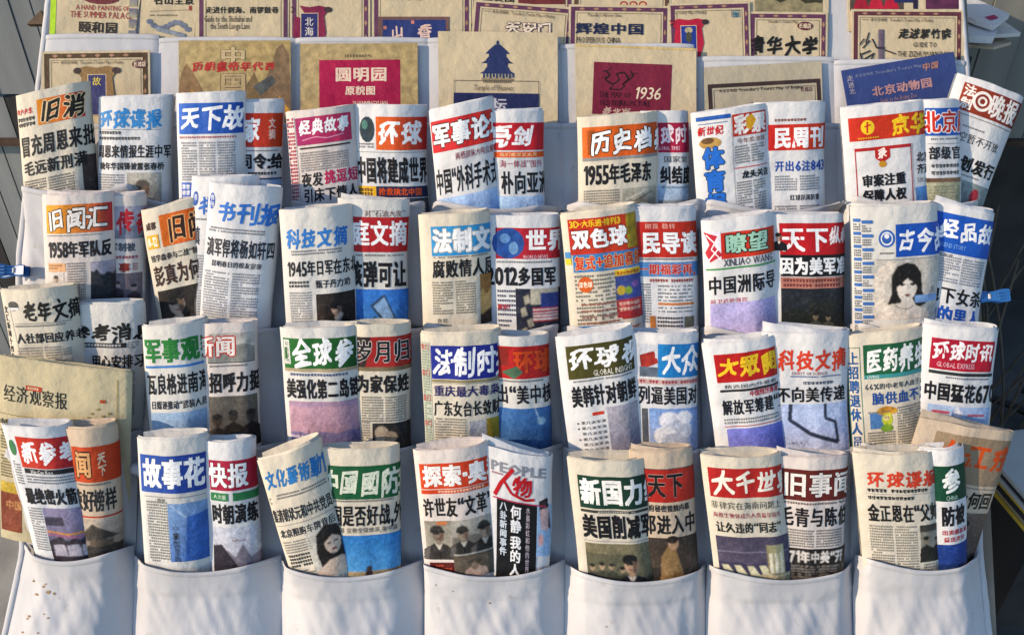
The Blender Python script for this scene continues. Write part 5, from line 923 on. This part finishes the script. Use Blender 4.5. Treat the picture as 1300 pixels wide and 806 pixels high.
# ================================================================== clips, loose papers and clutter around the board
def plastic(name, c, ro=.35):
    return noise_mat(name, c, tuple(x * 1.25 for x in c), 20, ro, .1, 60, spec=.5)
BLUEP = plastic('blue_plastic', (.02, .11, .33)); STEEL = noise_mat('spring_steel', (.35, .35, .36), (.5, .5, .5), 30, .35)
def clip(label, px, py, sgn, tilt):
    o0 = at(px, py, 30); root = empty('plastic_clip', o0, label, 'clip', 'blue clips gripping the sides of the cloth')
    c, s_ = math.cos(tilt), math.sin(tilt); ax = RT * c * sgn + DN * s_; ay = -RT * s_ * sgn * 1 + DN * c
    for k, h in ((0, 1), (1, -1)):
        P = []
        for t in np.linspace(0, 1, 12):
            x = lerp(-24, 12, t); z = h * (3 + 5.5 * abs(t - .62) ** 1.1 * 1.6); wd = 7.5 - 1.5 * t + .8 * math.sin(t * 9)
            ring = [(-wd, z - 1.2), (-wd, z + 1.2), (-wd * .8, z + 2), (wd * .8, z + 2), (wd, z + 1.2), (wd, z - 1.2)]
            P.append([ax * x * -S + ay * y * S + NB * zz * S for y, zz in ring + ring[:1]])
        link('jaw', grid_mesh('jaw', np.array(P), BLUEP, False), root)
        for r_ in (-4, 0, 4):
            me = box_mesh('rib', ax * 16 * S + ay * r_ * S + NB * h * 9.5 * S, ax * 6 * S, ay * .9 * S, NB * 1.1 * S, BLUEP); link('rib', me, root)
    P = [[ax * (1.5 + 3.4 * math.cos(a)) * S + NB * 3.4 * math.sin(a) * S * 2 + ay * q * S for q in (-3, 3)] for a in np.linspace(0, 2 * math.pi, 14)]
    link('spring', grid_mesh('spring', np.array(P), STEEL), root)
clip('blue plastic clip on the left edge of the cloth beside the 1958 headline paper', 22, 344, -1, .0)
clip('blue plastic clip on the right edge of the cloth beside bold blue characters', 1252, 377, 1, -.06)
def loose(label, quadp, y3, th, mat, name='loose_newspaper', cat='newspaper', group=None, parts=None, zz=None):
    """flat folded paper lying level at height z=y3 (metres); corners from where they are seen"""
    P = []
    for px, py in quadp:
        d = ray(px, py); P.append(CAM + d * ((y3 - CZ) / d[2]))
    org = P[0]; root = empty(name, org, label, cat, group)
    v = [p - org for p in P] + [p - org - np.array([0, 0, th]) for p in P]; n = len(P)
    me = bpy.data.meshes.new('folded_sheets'); me.from_pydata([tuple(p) for p in v], [], [tuple(range(n))[::-1], tuple(range(n, 2 * n))] + [(i, (i + 1) % n, (i + 1) % n + n, i + n) for i in range(n)]); me.materials.append(mat)
    link('folded_sheets', me, root); return root
zt = float(at(1240, 45, 0)[2])
G2 = 'loose newspapers piled behind the top right corner'
loose('tan crumpled paper at the bottom of the loose pile, top right', [(1190, 40), (1258, 40), (1284, 54), (1262, 60), (1232, 57), (1190, 58)], zt - .055, .006, PAPER['t'], group=G2)
loose('pale newspaper pointing right out of the loose pile, top right', [(1200, 2), (1250, 10), (1296, 42), (1262, 44), (1190, 44)], zt - .035, .008, PAPER['n'], group=G2)
loose('white newspaper with a square corner, front of the loose pile, top right', [(1180, 14), (1238, 12), (1266, 38), (1262, 47), (1190, 44)], zt - .018, .014, PAPER['w'], group=G2)
r_ = loose('white newspaper with a small magenta patch, topmost of the loose pile, top right', [(1190, -24), (1228, -6), (1282, 18), (1262, 33), (1240, 26), (1190, 6)], zt - .002, .010, PAPER['w'], group=G2)
d = [CAM + ray(a, b) * ((zt - .0008 - CZ) / ray(a, b)[2]) for a, b in ((1250, 22), (1262, 19), (1268, 23), (1258, 26))]
me = bpy.data.meshes.new('colour_patch'); me.from_pydata([tuple(p - np.array(r_.location)) for p in d], [], [(3, 2, 1, 0)]); me.materials.append(plastic('magenta_print', (.35, .02, .10), .7)); link('colour_patch', me, r_)
sup = noise_mat('cardboard', (.20, .16, .11), (.28, .23, .16), 15, .9)
bx_ = empty('carton', (.90, 1.88, 0), 'dark carton the loose newspapers lie on behind the board', 'box')
link('carton_body', box_mesh('carton_body', np.array([0, 0, (zt - .075) / 2]), np.array([.07, 0, 0]), np.array([0, .07, 0]), np.array([0, 0, (zt - .075) / 2]), DRK), bx_)
# brown wooden corner at the upper left
tri = [at(34, 31, -25), at(52, 13, -25), at(58, 31, -25)]; o0 = tri[0]; root = empty('wooden_wedge', o0, 'small brown wooden corner sticking out behind the cloth at the top left', 'wood')
v = [p - o0 for p in tri] + [p - o0 - NB * .012 for p in tri]; me = bpy.data.meshes.new('wedge_block'); me.from_pydata([tuple(p) for p in v], [], [(2, 1, 0), (3, 4, 5), (0, 1, 4, 3), (1, 2, 5, 4), (2, 0, 3, 5)]); me.materials.append(noise_mat('brown_wood', (.10, .065, .04), (.18, .12, .07), 20, .7)); link('wedge_block', me, root)
# magazines leaning at the lower right
YM = [noise_mat('white_magazine', (.42, .42, .40), (.52, .52, .50), 10), noise_mat('black_magazine', (.02, .02, .022), (.04, .04, .045), 10), noise_mat('yellow_magazine', (.50, .33, .03), (.62, .42, .06), 10), noise_mat('tan_magazine', (.30, .24, .16), (.38, .31, .22), 10)]
gm = 'magazines stacked at the lower right'
names = ['white', 'black', 'white', 'yellow', 'black', 'tan', 'yellow']
pos = ['topmost of', 'second in', 'third in', 'fourth in', 'fifth in', 'sixth in', 'lowest in']
for k in range(7):
    zz = 0; qd = []
    for px, py in ((1234, 552), (1345, 540), (1420, 690), (1352, 686)):
        px += [0, 1, -1, 1.5, 0, 2, .5][k]; d = ray(px, py + 0); q = CAM + d * ((.40 - CZ) / d[2]); qd.append(q + np.array([0, 0, -k * .0095]))
    org = qd[0]; mi = {'white': 0, 'black': 1, 'yellow': 2, 'tan': 3}[names[k]]
    root = empty('magazine', org, '%s magazine, %s the slanting stack at the lower right' % (names[k], pos[k]), 'magazine', gm)
    v = [p - org for p in qd] + [p - org - np.array([0, 0, .0085]) for p in qd]; me = bpy.data.meshes.new('cover'); me.from_pydata([tuple(p) for p in v], [], [(3, 2, 1, 0), (4, 5, 6, 7), (0, 1, 5, 4), (1, 2, 6, 5), (2, 3, 7, 6), (3, 0, 4, 7)]); me.materials.append(YM[mi]); link('cover', me, root)
ctr = CAM + ray(1345, 625) * ((.32 - CZ) / ray(1345, 625)[2])
bx2 = empty('crate', (float(ctr[0]) + .05, float(ctr[1]), 0), 'dark crate in shade under the slanting stack of magazines at the right', 'crate')
link('crate_body', box_mesh('crate_body', np.array([0, 0, 0.160]), np.array([.13, 0, 0]), np.array([0, .09, 0]), np.array([0, 0, 0.160]), DRK), bx2)
# thin dry stems and a cable behind the right side
DARKM = plastic('black_rubber', (.015, .015, .017), .6); STEM = noise_mat('dry_stem', (.10, .09, .075), (.16, .14, .11), 20, .8)
def tube(name, pts, r_, mat, parent, nseg=6):
    P = []
    pts = [np.array(p, float) for p in pts]
    for i, p in enumerate(pts):
        t = pts[min(i + 1, len(pts) - 1)] - pts[max(i - 1, 0)]; t /= np.linalg.norm(t); a = np.cross(t, [0.1, .2, 1]); a /= np.linalg.norm(a); b = np.cross(t, a)
        rr = r_ * (1 - .5 * i / len(pts)) if mat is STEM else r_
        P.append([p + (a * math.cos(q) + b * math.sin(q)) * rr for q in np.linspace(0, 2 * math.pi, nseg + 1)])
    return link(name, grid_mesh(name, np.array(P), mat), parent)
r3 = random.Random(5)
rt = empty('dry_shrub', (1.25, 1.75, 0), 'leafless dark shrub of thin stems in the shade right of the board', 'shrub')
for k in range(16):
    x0, y0 = r3.uniform(-.12, .12), r3.uniform(-.1, .12); a = r3.uniform(-.9, .9); L_ = r3.uniform(.45, .85)
    pts = [(x0 + a * .4 * (t ** 1.3) * L_, y0 - .1 * t, L_ * t * (1 - .15 * abs(a))) for t in np.linspace(0, 1, 8)]
    tube('stem', pts, .004, STEM, rt)
rt = empty('black_hose', (1.3, 1.6, 0), 'black hose curling on the dark ground right of the board', 'hose')
tube('hose', [(-.1 + .25 * math.cos(a) , .1 + .18 * math.sin(a), .02 + .01 * a) for a in np.linspace(0, 7, 40)], .011, DARKM, rt)
bpy.data.objects.remove(_co); bpy.data.curves.remove(_cu)
